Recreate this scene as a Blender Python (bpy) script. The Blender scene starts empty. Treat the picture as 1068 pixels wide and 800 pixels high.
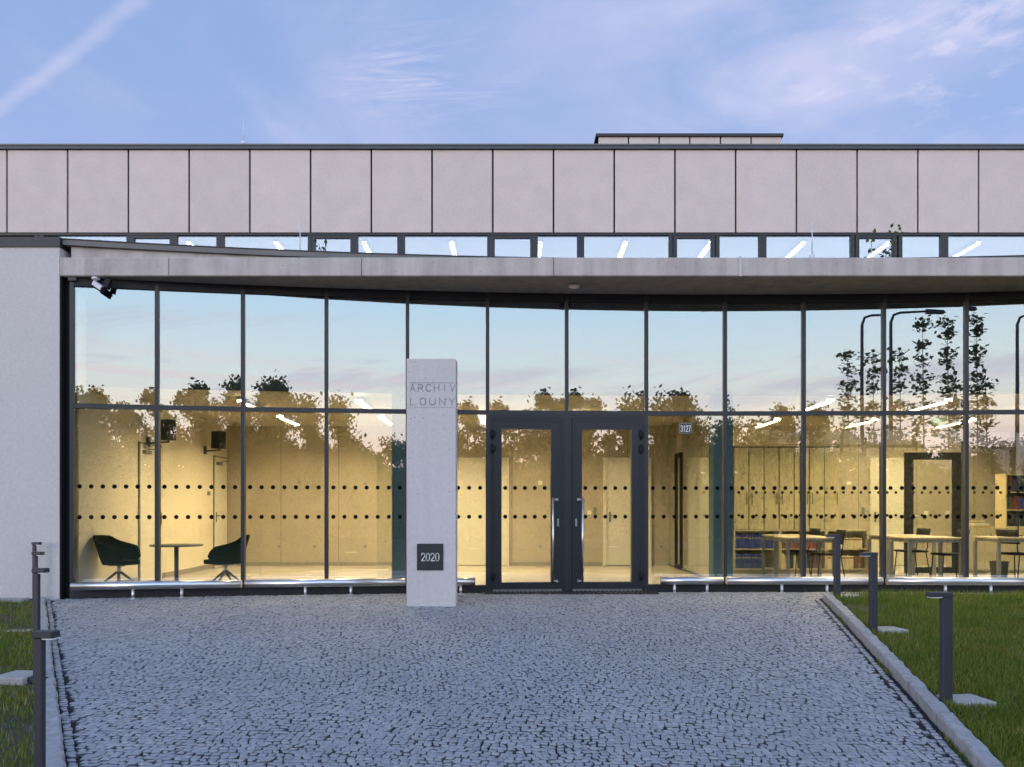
import bpy, math, random
import numpy as np
from mathutils import Vector, Matrix
random.seed(7); rng = np.random.default_rng(7)
R = math.radians
S = bpy.context.scene
C = S.collection

# ------------------------------------------------------------------ camera
F, CX, CY, EYE = 850.0, 534.0, 532.0, 1.2           # focal length in photo pixels, principal point, eye height
cam = bpy.data.objects.new('camera', bpy.data.cameras.new('camera')); C.objects.link(cam)
cam.location = (0, 0, EYE); cam.rotation_euler = (R(90), 0, 0)
cam.data.sensor_width = 36; cam.data.lens = F / 1068 * 36
cam.data.shift_y = (CY - 400) / 1068
cam.data.clip_start = 0.1; cam.data.clip_end = 4000
S.camera = cam

# ------------------------------------------------------------------ sky
W = bpy.data.worlds.new('World'); S.world = W; W.use_nodes = True
nt = W.node_tree; nt.nodes.clear()
def N(t, **k):
    n = nt.nodes.new(t)
    for a, b in k.items(): setattr(n, a, b)
    return n
def L(a, b): nt.links.new(a, b)
def M(op, a, b=None, c=None, clamp=False):
    n = N('ShaderNodeMath', operation=op); n.use_clamp = clamp
    for i, v in enumerate((a, b, c)):
        if v is None: continue
        if hasattr(v, 'is_linked'): L(v, n.inputs[i])
        else: n.inputs[i].default_value = v
    return n.outputs[0]
def ramp(fac, stops, interp='LINEAR'):
    n = N('ShaderNodeValToRGB'); L(fac, n.inputs[0]); cr = n.color_ramp; cr.interpolation = interp
    while len(cr.elements) < len(stops): cr.elements.new(0.5)
    for e, (p, c) in zip(cr.elements, stops):
        e.position = p; e.color = (*c, 1) if len(c) == 3 else c
    return n.outputs[0]
def mixc(f, a, b, mode='MIX'):
    n = N('ShaderNodeMix', data_type='RGBA', blend_type=mode)
    for i, v in ((0, f), (6, a), (7, b)):
        if hasattr(v, 'is_linked'): L(v, n.inputs[i])
        else: n.inputs[i].default_value = v if i == 0 else (*v, 1)
    return n.outputs[2]
SUN_EL, SUN_AZ = 7.0, 222.0            # west-south-west, behind and left of the camera (azimuth from +Y, clockwise)
sky = N('ShaderNodeTexSky', sky_type='NISHITA'); sky.sun_disc = False
sky.sun_elevation = R(SUN_EL); sky.sun_rotation = R(SUN_AZ); sky.air_density = 1.0; sky.dust_density = 1.5; sky.ozone_density = 3
tc = N('ShaderNodeTexCoord'); sep = N('ShaderNodeSeparateXYZ'); L(tc.outputs['Generated'], sep.inputs[0])
dx, dy, dz = sep.outputs
el = M('MAXIMUM', dz, 0.0)
# afterglow side (behind the camera) and blue side (above the building)
west = ramp(el, [(0.0, (2.3, 1.65, 1.60)), (0.07, (2.4, 1.8, 1.68)), (0.11, (2.5, 2.25, 2.0)), (0.16, (2.3, 2.45, 2.45)), (0.24, (1.75, 2.32, 2.85)), (0.5, (0.80, 1.08, 1.7)), (1.0, (0.30, 0.45, 0.86))])
east = ramp(el, [(0.0, (0.58, 0.58, 0.82)), (0.30, (0.38, 0.47, 0.80)), (0.42, (0.31, 0.43, 0.745)), (0.56, (0.26, 0.395, 0.72)), (1.0, (0.24, 0.38, 0.78))])
wf = M('SMOOTH_MIN', M('MAXIMUM', M('MULTIPLY_ADD', dy, -0.72, 0.42), 0.0), 1.0, 0.1)
base = mixc(wf, east, west)
# clouds live on a plane high above: p = (x/z, y/z)
den = M('MAXIMUM', dz, 0.05)
px_, py_ = M('DIVIDE', dx, den), M('DIVIDE', dy, den)
def vec(x, y, z=0.0):
    n = N('ShaderNodeCombineXYZ')
    for i, v in enumerate((x, y, z)):
        if hasattr(v, 'is_linked'): L(v, n.inputs[i])
        else: n.inputs[i].default_value = v
    return n.outputs[0]
def noise(v, scale, detail=6, rough=0.55, dist=0.0):
    n = N('ShaderNodeTexNoise'); L(v, n.inputs['Vector']); n.inputs['Scale'].default_value = scale
    n.inputs['Detail'].default_value = detail; n.inputs['Roughness'].default_value = rough; n.inputs['Distortion'].default_value = dist
    return n.outputs['Fac']
def sstep(v, a, b):
    n = N('ShaderNodeMapRange', interpolation_type='SMOOTHSTEP'); L(v, n.inputs[0])
    n.inputs[1].default_value = a; n.inputs[2].default_value = b
    return n.outputs[0]
def blob(cx, cy, rx, ry):
    a = M('DIVIDE', M('SUBTRACT', px_, cx), rx); b = M('DIVIDE', M('SUBTRACT', py_, cy), ry)
    return sstep(M('SQRT', M('ADD', M('MULTIPLY', a, a), M('MULTIPLY', b, b))), 1.0, 0.0)
def pp(x, y):                                        # photo pixel of the sky -> cloud plane
    X, Z = (x - CX) / F, (CY - y) / F
    return X / Z, 1 / Z
P = vec(px_, py_)
fine = noise(P, 6.0, 8, 0.62, 0.6); mid = noise(P, 2.6, 7, 0.6, 0.3)
# contrail across the upper left
(ax, ay), (bx, by) = pp(-10, 122), pp(160, -12)
dl = math.hypot(bx - ax, by - ay); nx, ny = -(by - ay) / dl, (bx - ax) / dl
d = M('ABSOLUTE', M('ADD', M('ADD', M('MULTIPLY', M('SUBTRACT', px_, ax), nx), M('MULTIPLY', M('SUBTRACT', py_, ay), ny)), M('MULTIPLY', M('SUBTRACT', mid, 0.5), 0.06)))
trail = M('MULTIPLY', sstep(d, 0.032, 0.0), M('MULTIPLY_ADD', fine, 0.6, 0.28))
# wispy cirrus left of centre
ca, cb = pp(440, 82)
wis_v = vec(M('ADD', M('MULTIPLY', px_, 2.2), M('MULTIPLY', py_, 3.0)), M('MULTIPLY', py_, 7.0))
wisp = M('MULTIPLY', blob(ca, cb, 0.34, 0.36), sstep(noise(wis_v, 1.6, 9, 0.68, 1.2), 0.42, 0.85))
# broad veil right of centre, small fleecy puffs upper right
va, vb = pp(790, 60)
veil = M('MULTIPLY', blob(va, vb, 0.75, 0.9), sstep(noise(P, 1.7, 6, 0.55, 0.5), 0.30, 0.75))
fa, fb = pp(1030, 50)
puff = M('MULTIPLY', blob(fa, fb, 0.62, 0.75), sstep(noise(P, 5.5, 7, 0.55, 0.15), 0.50, 0.66))
puff2 = M('MULTIPLY', blob(pp(1015, 18)[0], pp(1015, 18)[1], 0.24, 0.13), sstep(noise(P, 7.0, 7, 0.6, 0.3), 0.36, 0.55))
haze_low = M('MULTIPLY', sstep(noise(P, 0.9, 6, 0.6, 0.6), 0.40, 0.80), 0.55)
cl = M('ADD', M('ADD', M('MULTIPLY', trail, 0.55), M('MULTIPLY', wisp, 0.85)), M('ADD', M('MULTIPLY', veil, 0.80), M('ADD', M('MULTIPLY', puff, 0.5), M('ADD', M('MULTIPLY', puff2, 0.6), haze_low))))
cl = M('MULTIPLY', M('MINIMUM', cl, 0.95), sstep(dz, 0.25, 0.38))
cloud_col = mixc(wf, (0.72, 0.70, 0.90), (1.3, 1.3, 1.5))
skyc = mixc(cl, base, cloud_col)
# thin pink-grey bands low in the afterglow
bandv = vec(M('MULTIPLY', dx, 3.0), 0.0, M('MULTIPLY', M('MULTIPLY_ADD', dx, -0.12, dz), 26.0))
low = M('MULTIPLY', sstep(dz, 0.30, 0.17), wf)
band = M('MULTIPLY', M('MULTIPLY', sstep(noise(bandv, 1.0, 6, 0.6, 0.8), 0.50, 0.66), low), 0.8)
skyc = mixc(band, skyc, (1.85, 1.78, 2.05))
bandv2 = vec(M('MULTIPLY_ADD', dx, 2.2, 7.3), 3.1, M('MULTIPLY', M('MULTIPLY_ADD', dx, 0.10, dz), 34.0))
band2 = M('MULTIPLY', M('MULTIPLY', sstep(noise(bandv2, 1.0, 6, 0.6, 0.8), 0.54, 0.70), sstep(dz, 0.22, 0.12)), M('MULTIPLY', wf, 0.75))
skyc = mixc(band2, skyc, (2.6, 1.95, 2.05))
add = mixc(1.0, skyc, mixc(1.0, sky.outputs[0], (0.25, 0.25, 0.25), 'MULTIPLY'), 'ADD')
bg = N('ShaderNodeBackground'); L(add, bg.inputs[0]); bg.inputs[1].default_value = 1.0
# the sky texture alone would sit at strength 0.05-0.15: it is scaled to that above, the dusk gradient carries the rest
wo = N('ShaderNodeOutputWorld'); L(bg.outputs[0], wo.inputs[0])
sky_gain = [n for n in nt.nodes if n.type == 'MIX' and n.blend_type == 'MULTIPLY'][0]
sky_gain.inputs[7].default_value = (0.02, 0.02, 0.02, 1)

sun = bpy.data.objects.new('sun', bpy.data.lights.new('sun', 'SUN')); C.objects.link(sun)
sun.data.energy = 0.65; sun.data.angle = R(18); sun.data.color = (1.0, 0.74, 0.66)
sdir = Vector((math.sin(R(SUN_AZ)) * math.cos(R(SUN_EL)), math.cos(R(SUN_AZ)) * math.cos(R(SUN_EL)), math.sin(R(SUN_EL))))
sun.rotation_euler = sdir.to_track_quat('Z', 'Y').to_euler(); sun.location = sdir * 60

S.view_settings.view_transform = 'Standard'; S.view_settings.look = 'None'; S.view_settings.gamma = 1
S.view_settings.exposure = 0.0; S.view_settings.use_curve_mapping = False
S.render.engine = 'CYCLES'
cy = S.cycles
cy.use_denoising = True; cy.max_bounces = 8; cy.diffuse_bounces = 3; cy.glossy_bounces = 4; cy.transparent_max_bounces = 24
cy.caustics_reflective = False; cy.caustics_refractive = False; cy.sample_clamp_indirect = 6

# ------------------------------------------------------------------ materials
class NT:
    def __init__(s, name):
        s.m = bpy.data.materials.new(name); s.m.use_nodes = True; s.t = s.m.node_tree; s.t.nodes.clear()
        s.out = s.t.nodes.new('ShaderNodeOutputMaterial'); s.b = s.t.nodes.new('ShaderNodeBsdfPrincipled')
        s.t.links.new(s.b.outputs[0], s.out.inputs[0]); s.co = s.t.nodes.new('ShaderNodeTexCoord').outputs['Object']
    def n(s, ty, **k):
        x = s.t.nodes.new(ty)
        for a, b in k.items(): setattr(x, a, b)
        return x
    def l(s, a, b): s.t.links.new(a, b)
    def noise(s, scale, detail=5, rough=0.6, stretch=None):
        x = s.n('ShaderNodeTexNoise'); x.inputs['Scale'].default_value = scale; x.inputs['Detail'].default_value = detail; x.inputs['Roughness'].default_value = rough
        v = s.co
        if stretch:
            mp = s.n('ShaderNodeMapping'); mp.inputs['Scale'].default_value = stretch; s.l(v, mp.inputs[0]); v = mp.outputs[0]
        s.l(v, x.inputs['Vector']); return x.outputs['Fac']
    def ramp(s, f, stops):
        x = s.n('ShaderNodeValToRGB'); s.l(f, x.inputs[0]); cr = x.color_ramp
        while len(cr.elements) < len(stops): cr.elements.new(0.5)
        for e, (p, c) in zip(cr.elements, stops): e.position = p; e.color = (*c, 1)
        return x.outputs[0]
    def mix(s, f, a, b, mode='MIX'):
        x = s.n('ShaderNodeMix', data_type='RGBA', blend_type=mode)
        for i, v in ((0, f), (6, a), (7, b)):
            if hasattr(v, 'is_linked'): s.l(v, x.inputs[i])
            else: x.inputs[i].default_value = v if i == 0 else (*v, 1)
        return x.outputs[2]
    def bump(s, h, strength, dist=0.01):
        x = s.n('ShaderNodeBump'); x.inputs['Strength'].default_value = strength; x.inputs['Distance'].default_value = dist
        s.l(h, x.inputs['Height']); s.l(x.outputs[0], s.b.inputs['Normal'])
    def set(s, **k):
        for a, b in k.items(): s.b.inputs[a].default_value = b
        return s
def sc3(c, k): return tuple(min(1, v * k) for v in c)
def plain(name, col, rough=0.5, metal=0.0, var=0.12, nscale=6.0, bump=0.0, coat=0.0, spec=None):
    t = NT(name); f = t.noise(nscale, 4)
    t.l(t.ramp(f, [(0.3, sc3(col, 1 - var)), (0.7, sc3(col, 1 + var))]), t.b.inputs['Base Color'])
    t.set(Roughness=rough, Metallic=metal)
    if spec is not None: t.set(**{'Specular IOR Level': spec})
    if coat: t.set(**{'Coat Weight': coat})
    if bump: t.bump(t.noise(nscale * 12, 3), bump, 0.004)
    return t.m
def concrete(name, col, big=0.9, pit=True, streak=0.0, var=0.14, rough=0.85):
    t = NT(name)
    a = t.ramp(t.noise(big, 7, 0.62), [(0.25, sc3(col, 1 - var)), (0.75, sc3(col, 1 + var))])
    b = t.mix(0.35, a, t.ramp(t.noise(20, 4, 0.75), [(0.3, sc3(col, 0.72)), (0.65, sc3(col, 1.18))]))
    if streak:
        b = t.mix(streak, b, t.ramp(t.noise(5, 5, 0.6, (1.0, 1.0, 0.09)), [(0.35, sc3(col, 0.62)), (0.6, sc3(col, 1.1))]))
    if pit:
        v = t.n('ShaderNodeTexVoronoi'); v.inputs['Scale'].default_value = 9; v.inputs['Randomness'].default_value = 1
        t.l(t.co, v.inputs['Vector'])
        c = t.n('ShaderNodeMath', operation='LESS_THAN'); t.l(v.outputs['Distance'], c.inputs[0]); c.inputs[1].default_value = 0.075
        b = t.mix(c.outputs[0], b, sc3(col, 0.45))
    t.l(b, t.b.inputs['Base Color']); t.set(Roughness=rough); t.bump(t.noise(60, 4, 0.7), 0.25, 0.004)
    return t.m
def cladding():
    t = NT('fibre_concrete'); oi = t.n('ShaderNodeObjectInfo')
    col = (0.615, 0.54, 0.505)
    base = t.ramp(oi.outputs['Random'], [(0.0, sc3(col, 0.88)), (1.0, sc3(col, 1.06))])
    b = t.mix(0.42, base, t.ramp(t.noise(24, 5, 0.75), [(0.35, sc3(col, 0.68)), (0.62, sc3(col, 1.20))]))
    b = t.mix(0.45, b, t.ramp(t.noise(2.2, 6, 0.6), [(0.3, sc3(col, 0.86)), (0.72, sc3(col, 1.12))]))
    t.l(b, t.b.inputs['Base Color']); t.set(Roughness=0.8); t.bump(t.noise(80, 4, 0.7), 0.2, 0.004); return t.m
def island(name, cols, rough=0.8, extra=None, bump=0.0, spec=0.5):
    t = NT(name); g = t.n('ShaderNodeNewGeometry')
    c = t.ramp(g.outputs['Random Per Island'], [(i / (len(cols) - 1), k) for i, k in enumerate(cols)])
    if extra: c = t.mix(0.6, c, t.ramp(t.noise(extra[0], 5, 0.6), [(0.32, extra[1]), (0.68, extra[2])]), 'MULTIPLY')
    t.l(c, t.b.inputs['Base Color']); t.set(Roughness=rough, **{'Specular IOR Level': spec})
    if bump: t.bump(t.noise(140, 3, 0.7), bump, 0.004)
    return t.m
def wood(name, col):
    t = NT(name); f = t.noise(9, 6, 0.6, (6, 6, 0.7))
    t.l(t.ramp(f, [(0.3, sc3(col, 0.82)), (0.7, sc3(col, 1.12))]), t.b.inputs['Base Color']); t.set(Roughness=0.5); return t.m
def glass(name, refl, tint, rtint):
    t = NT(name); t.t.nodes.remove(t.b)
    tr = t.n('ShaderNodeBsdfTransparent'); tr.inputs[0].default_value = (*tint, 1)
    gl = t.n('ShaderNodeBsdfGlossy'); gl.inputs['Color'].default_value = (*rtint, 1); gl.inputs['Roughness'].default_value = 0.0
    fr = t.n('ShaderNodeLayerWeight'); fr.inputs[0].default_value = 0.5              # facing: 1 - cos, the same from both sides
    pw = t.n('ShaderNodeMath', operation='POWER'); t.l(fr.outputs['Facing'], pw.inputs[0]); pw.inputs[1].default_value = 5
    ad = t.n('ShaderNodeMath', operation='MULTIPLY_ADD'); ad.use_clamp = True; t.l(pw.outputs[0], ad.inputs[0]); ad.inputs[1].default_value = 1 - refl; ad.inputs[2].default_value = refl
    if refl > 0.2:                                   # very slight roller-wave distortion of real float glass
        bp = t.n('ShaderNodeBump'); bp.inputs['Strength'].default_value = 0.03; bp.inputs['Distance'].default_value = 0.004
        t.l(t.noise(1.6, 1, 0.4), bp.inputs['Height']); t.l(bp.outputs[0], gl.inputs['Normal'])
    mx = t.n('ShaderNodeMixShader'); t.l(ad.outputs[0], mx.inputs[0]); t.l(tr.outputs[0], mx.inputs[1]); t.l(gl.outputs[0], mx.inputs[2])
    t.l(mx.outputs[0], t.out.inputs[0]); return t.m
def emit(name, col, k):
    t = NT(name); t.b.inputs['Base Color'].default_value = (0.8, 0.8, 0.8, 1)
    t.b.inputs['Emission Color'].default_value = (*col, 1); t.b.inputs['Emission Strength'].default_value = k; return t.m

LAMP = (1.0, 0.77, 0.43)
m_clad = cladding()
m_wallout = concrete('smooth_facade_concrete', (0.54, 0.515, 0.50), 0.8, False, 0.0, 0.07)
m_slab = concrete('board_concrete', (0.46, 0.42, 0.40), 2.6, True, 0.5, 0.36)
m_soffit = concrete('soffit_concrete', (0.26, 0.25, 0.24), 1.2, False, 0.3, 0.2)
m_stele = concrete('stele_concrete', (0.55, 0.52, 0.515), 1.8, True, 0.12, 0.07)
m_frame = plain('anthracite_aluminium', (0.012, 0.0135, 0.019), 0.45, 0.0, 0.06)
m_mull = plain('grey_mullion', (0.028, 0.030, 0.034), 0.42, 0.2, 0.06)
m_flash = plain('zinc_flashing', (0.135, 0.13, 0.12), 0.5, 0.3, 0.08, 2)
m_cop = plain('dark_coping', (0.020, 0.022, 0.028), 0.5, 0.1, 0.1, 2)
m_black = plain('black_paint', (0.014, 0.014, 0.016), 0.6, spec=0.2)
m_dot = plain('black_film', (0.006, 0.006, 0.006), 0.9, spec=0.05)
m_steel = plain('brushed_steel', (0.62, 0.62, 0.63), 0.28, 1.0, 0.04, 20)
m_bollard = plain('bollard_paint', (0.032, 0.035, 0.046), 0.5, 0.1, 0.06)
m_lens = plain('frosted_lens', (0.75, 0.75, 0.75), 0.3)
m_glass = glass('coated_glass', 0.265, (0.92, 0.94, 0.90), (0.93, 0.98, 1.0))
m_clear = glass('clear_glass_inner', 0.045, (0.97, 0.98, 0.97), (1, 1, 1))
m_part = glass('partition_glass', 0.06, (0.95, 0.97, 0.95), (1, 1, 1))
m_uglass = glass('upper_glass', 0.29, (0.92, 0.92, 0.93), (1.0, 0.97, 1.0))
m_inconc = concrete('interior_concrete', (0.40, 0.35, 0.265), 1.1, True, 0.0, 0.15)
def add_joints(m, pitch, w, axis='X'):
    t = m.node_tree; bs = [n for n in t.nodes if n.type == 'BSDF_PRINCIPLED'][0]; src = bs.inputs['Base Color'].links[0].from_socket
    co = t.nodes.new('ShaderNodeTexCoord'); sp = t.nodes.new('ShaderNodeSeparateXYZ'); t.links.new(co.outputs['Object'], sp.inputs[0])
    md = t.nodes.new('ShaderNodeMath'); md.operation = 'PINGPONG'; md.inputs[1].default_value = pitch / 2; t.links.new(sp.outputs[axis], md.inputs[0])
    lt = t.nodes.new('ShaderNodeMath'); lt.operation = 'LESS_THAN'; lt.inputs[1].default_value = w; t.links.new(md.outputs[0], lt.inputs[0])
    mx = t.nodes.new('ShaderNodeMix'); mx.data_type = 'RGBA'; t.links.new(lt.outputs[0], mx.inputs[0]); t.links.new(src, mx.inputs[6]); mx.inputs[7].default_value = (.2, .17, .12, 1)
    t.links.new(mx.outputs[2], bs.inputs['Base Color'])
add_joints(m_inconc, 1.25, .006)
m_inpaint = plain('interior_paint', (0.66, 0.60, 0.46), 0.8, 0, 0.01, 2)
m_door = plain('door_lacquer', (0.68, 0.64, 0.52), 0.45, 0, 0.02)
m_floor = plain('polished_screed', (0.50, 0.45, 0.37), 0.22, 0, 0.08, 1.5)
m_ceil = plain('ceiling_plaster', (0.42, 0.38, 0.32), 0.8, 0, 0.05)
m_bulk = plain('dark_spandrel', (0.02, 0.022, 0.025), 0.8, 0, 0.05)
m_teal = concrete('unlit_pillar_concrete', (0.09, 0.155, 0.17), 1.2, False, 0.0, 0.15)  # blue daylight and the unlit side painted into the concrete colour
m_skirt = plain('skirting_stone', (0.26, 0.23, 0.19), 0.6, 0, 0.15, 20)
m_white = plain('white_room', (0.80, 0.80, 0.82), 0.7, 0, 0.03)
m_lampw = emit('warm_tube', LAMP, 700.0)
m_lampr = emit('bright_warm_tube', LAMP, 1120.0)
m_lampc = emit('cool_tube', (1.0, 0.94, 0.95), 85.0)
m_glare_blade = plain('matt_glare_blade', (0.10, 0.10, 0.10), 0.7, 0, 0.05)
m_birch = wood('birch_veneer', (0.54, 0.43, 0.25))
m_birchd = wood('dark_birch_board', (0.40, 0.29, 0.15))  # darker birch tone than the veneer
m_fabric = plain('dark_felt', (0.009, 0.011, 0.011), 0.98, 0, 0.2, 40, spec=0.08)
m_plastic = plain('black_plastic', (0.011, 0.011, 0.012), 0.6, spec=0.15)
m_greymet = plain('grey_powder_coat', (0.16, 0.165, 0.15), 0.45, 0.2)
m_tabletop = plain('table_laminate', (0.42, 0.36, 0.24), 0.4)
m_dkmet = plain('graphite_steel', (0.07, 0.075, 0.085), 0.4, 0.5)
m_sett = island('granite_setts', [(0.275, 0.29, 0.315), (0.325, 0.34, 0.365), (0.35, 0.363, 0.385), (0.30, 0.312, 0.335), (0.40, 0.405, 0.42), (0.33, 0.335, 0.345)], 0.75, (0.45, (0.70, 0.70, 0.69), (1, 1, 1)), 0.5)
m_bed = plain('joint_grit', (0.014, 0.015, 0.017), 0.95, 0, 0.4, 60, 0.5)
m_joint = plain('joint_side_dark', (0.105, 0.108, 0.116), 0.95, 0, 0.35, 60)  # joint fill tone, put on the sett sides to darken the gaps
m_kerb = concrete('granite_kerb', (0.30, 0.303, 0.312), 16, True, 0.0, 0.38)
m_pad = concrete('cast_concrete_pad', (0.34, 0.333, 0.32), 4, False, 0.0, 0.15)
m_soil = plain('soil', (0.055, 0.047, 0.034), 0.95, 0, 0.4, 9, 0.5)
m_verge = plain('far_ground', (0.045, 0.060, 0.022), 0.95, 0, 0.35, 1.5, spec=0.05)
m_road = plain('asphalt', (0.05, 0.05, 0.052), 0.95, 0, 0.2, 30, 0.3, spec=0.05)
def grass_mat():
    t = NT('grass_blades'); g = t.n('ShaderNodeNewGeometry')
    c = t.ramp(g.outputs['Random Per Island'], [(0, (0.080, 0.125, 0.013)), (0.45, (0.14, 0.195, 0.021)), (0.75, (0.21, 0.235, 0.04)), (0.88, (0.25, 0.235, 0.07)), (1, (0.36, 0.31, 0.16))])
    f = t.ramp(t.noise(1.1, 5, 0.65), [(0.36, (0.62, 0.78, 0.6)), (0.5, (0.95, 0.95, 0.9)), (0.66, (1.25, 1.02, 1.2))])
    t.l(t.mix(1.0, c, f, 'MULTIPLY'), t.b.inputs['Base Color']); t.set(Roughness=0.7, **{'Specular IOR Level': 0.2}); return t.m
m_grass = grass_mat()
m_leaf = island('tree_leaves', [(0.045, 0.07, 0.02), (0.08, 0.11, 0.035), (0.12, 0.14, 0.05)], 0.7, None, 0, 0.2)
m_leafl = island('sapling_leaves', [(0.03, 0.06, 0.02), (0.06, 0.10, 0.03), (0.12, 0.14, 0.04)], 0.7, None, 0, 0.2)
def translucent(m, col, f):
    t = m.node_tree; bs = [n for n in t.nodes if n.type == 'BSDF_PRINCIPLED'][0]; out = [n for n in t.nodes if n.type == 'OUTPUT_MATERIAL'][0]
    tr = t.nodes.new('ShaderNodeBsdfTranslucent'); tr.inputs[0].default_value = (*col, 1); mx = t.nodes.new('ShaderNodeMixShader'); mx.inputs[0].default_value = f
    t.links.new(bs.outputs[0], mx.inputs[1]); t.links.new(tr.outputs[0], mx.inputs[2]); t.links.new(mx.outputs[0], out.inputs[0])
translucent(m_leaf, (0.16, 0.19, 0.05), 0.45); translucent(m_leafl, (0.10, 0.15, 0.05), 0.35); translucent(m_grass, (0.12, 0.19, 0.02), 0.25)
m_bark = plain('bark', (0.09, 0.075, 0.06), 0.95, 0, 0.3, 14)
m_engrave = plain('engraved_groove', (0.31, 0.29, 0.295), 0.9)
m_plaque = plain('dark_granite_plaque', (0.018, 0.019, 0.022), 0.5, 0, 0.4, 60)
m_letter = plain('white_letter', (0.72, 0.72, 0.72), 0.6, 0, 0.02)
m_enamel = plain('black_enamel', (0.010, 0.010, 0.012), 0.3)
m_camw = plain('white_plastic', (0.62, 0.62, 0.66), 0.4)
m_green = emit('exit_green', (0.02, 0.28, 0.08), 0.7)
m_basket = plain('wicker_brown', (0.05, 0.04, 0.028), 0.8, 0, 0.3, 60)
m_grate = plain('doormat_rubber', (0.020, 0.021, 0.024), 0.8, 0, 0.3, 50)
m_switch = plain('ivory_switch', (0.75, 0.70, 0.58), 0.4)
books = {'blue': plain('blue_binding', (0.03, 0.045, 0.20), 0.6, spec=.2), 'red': plain('red_binding', (0.16, 0.03, 0.022), 0.6), 'cream': plain('cream_board', (0.62, 0.50, 0.30), 0.7),
         'brown': plain('brown_board', (0.16, 0.07, 0.035), 0.7), 'dark': plain('dark_binding', (0.03, 0.028, 0.03), 0.6), 'green': plain('green_binding', (0.03, 0.09, 0.05), 0.6),
         'orange': plain('orange_binding', (0.26, 0.08, 0.03), 0.6), 'white': plain('white_paper', (0.72, 0.68, 0.60), 0.7)}

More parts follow.
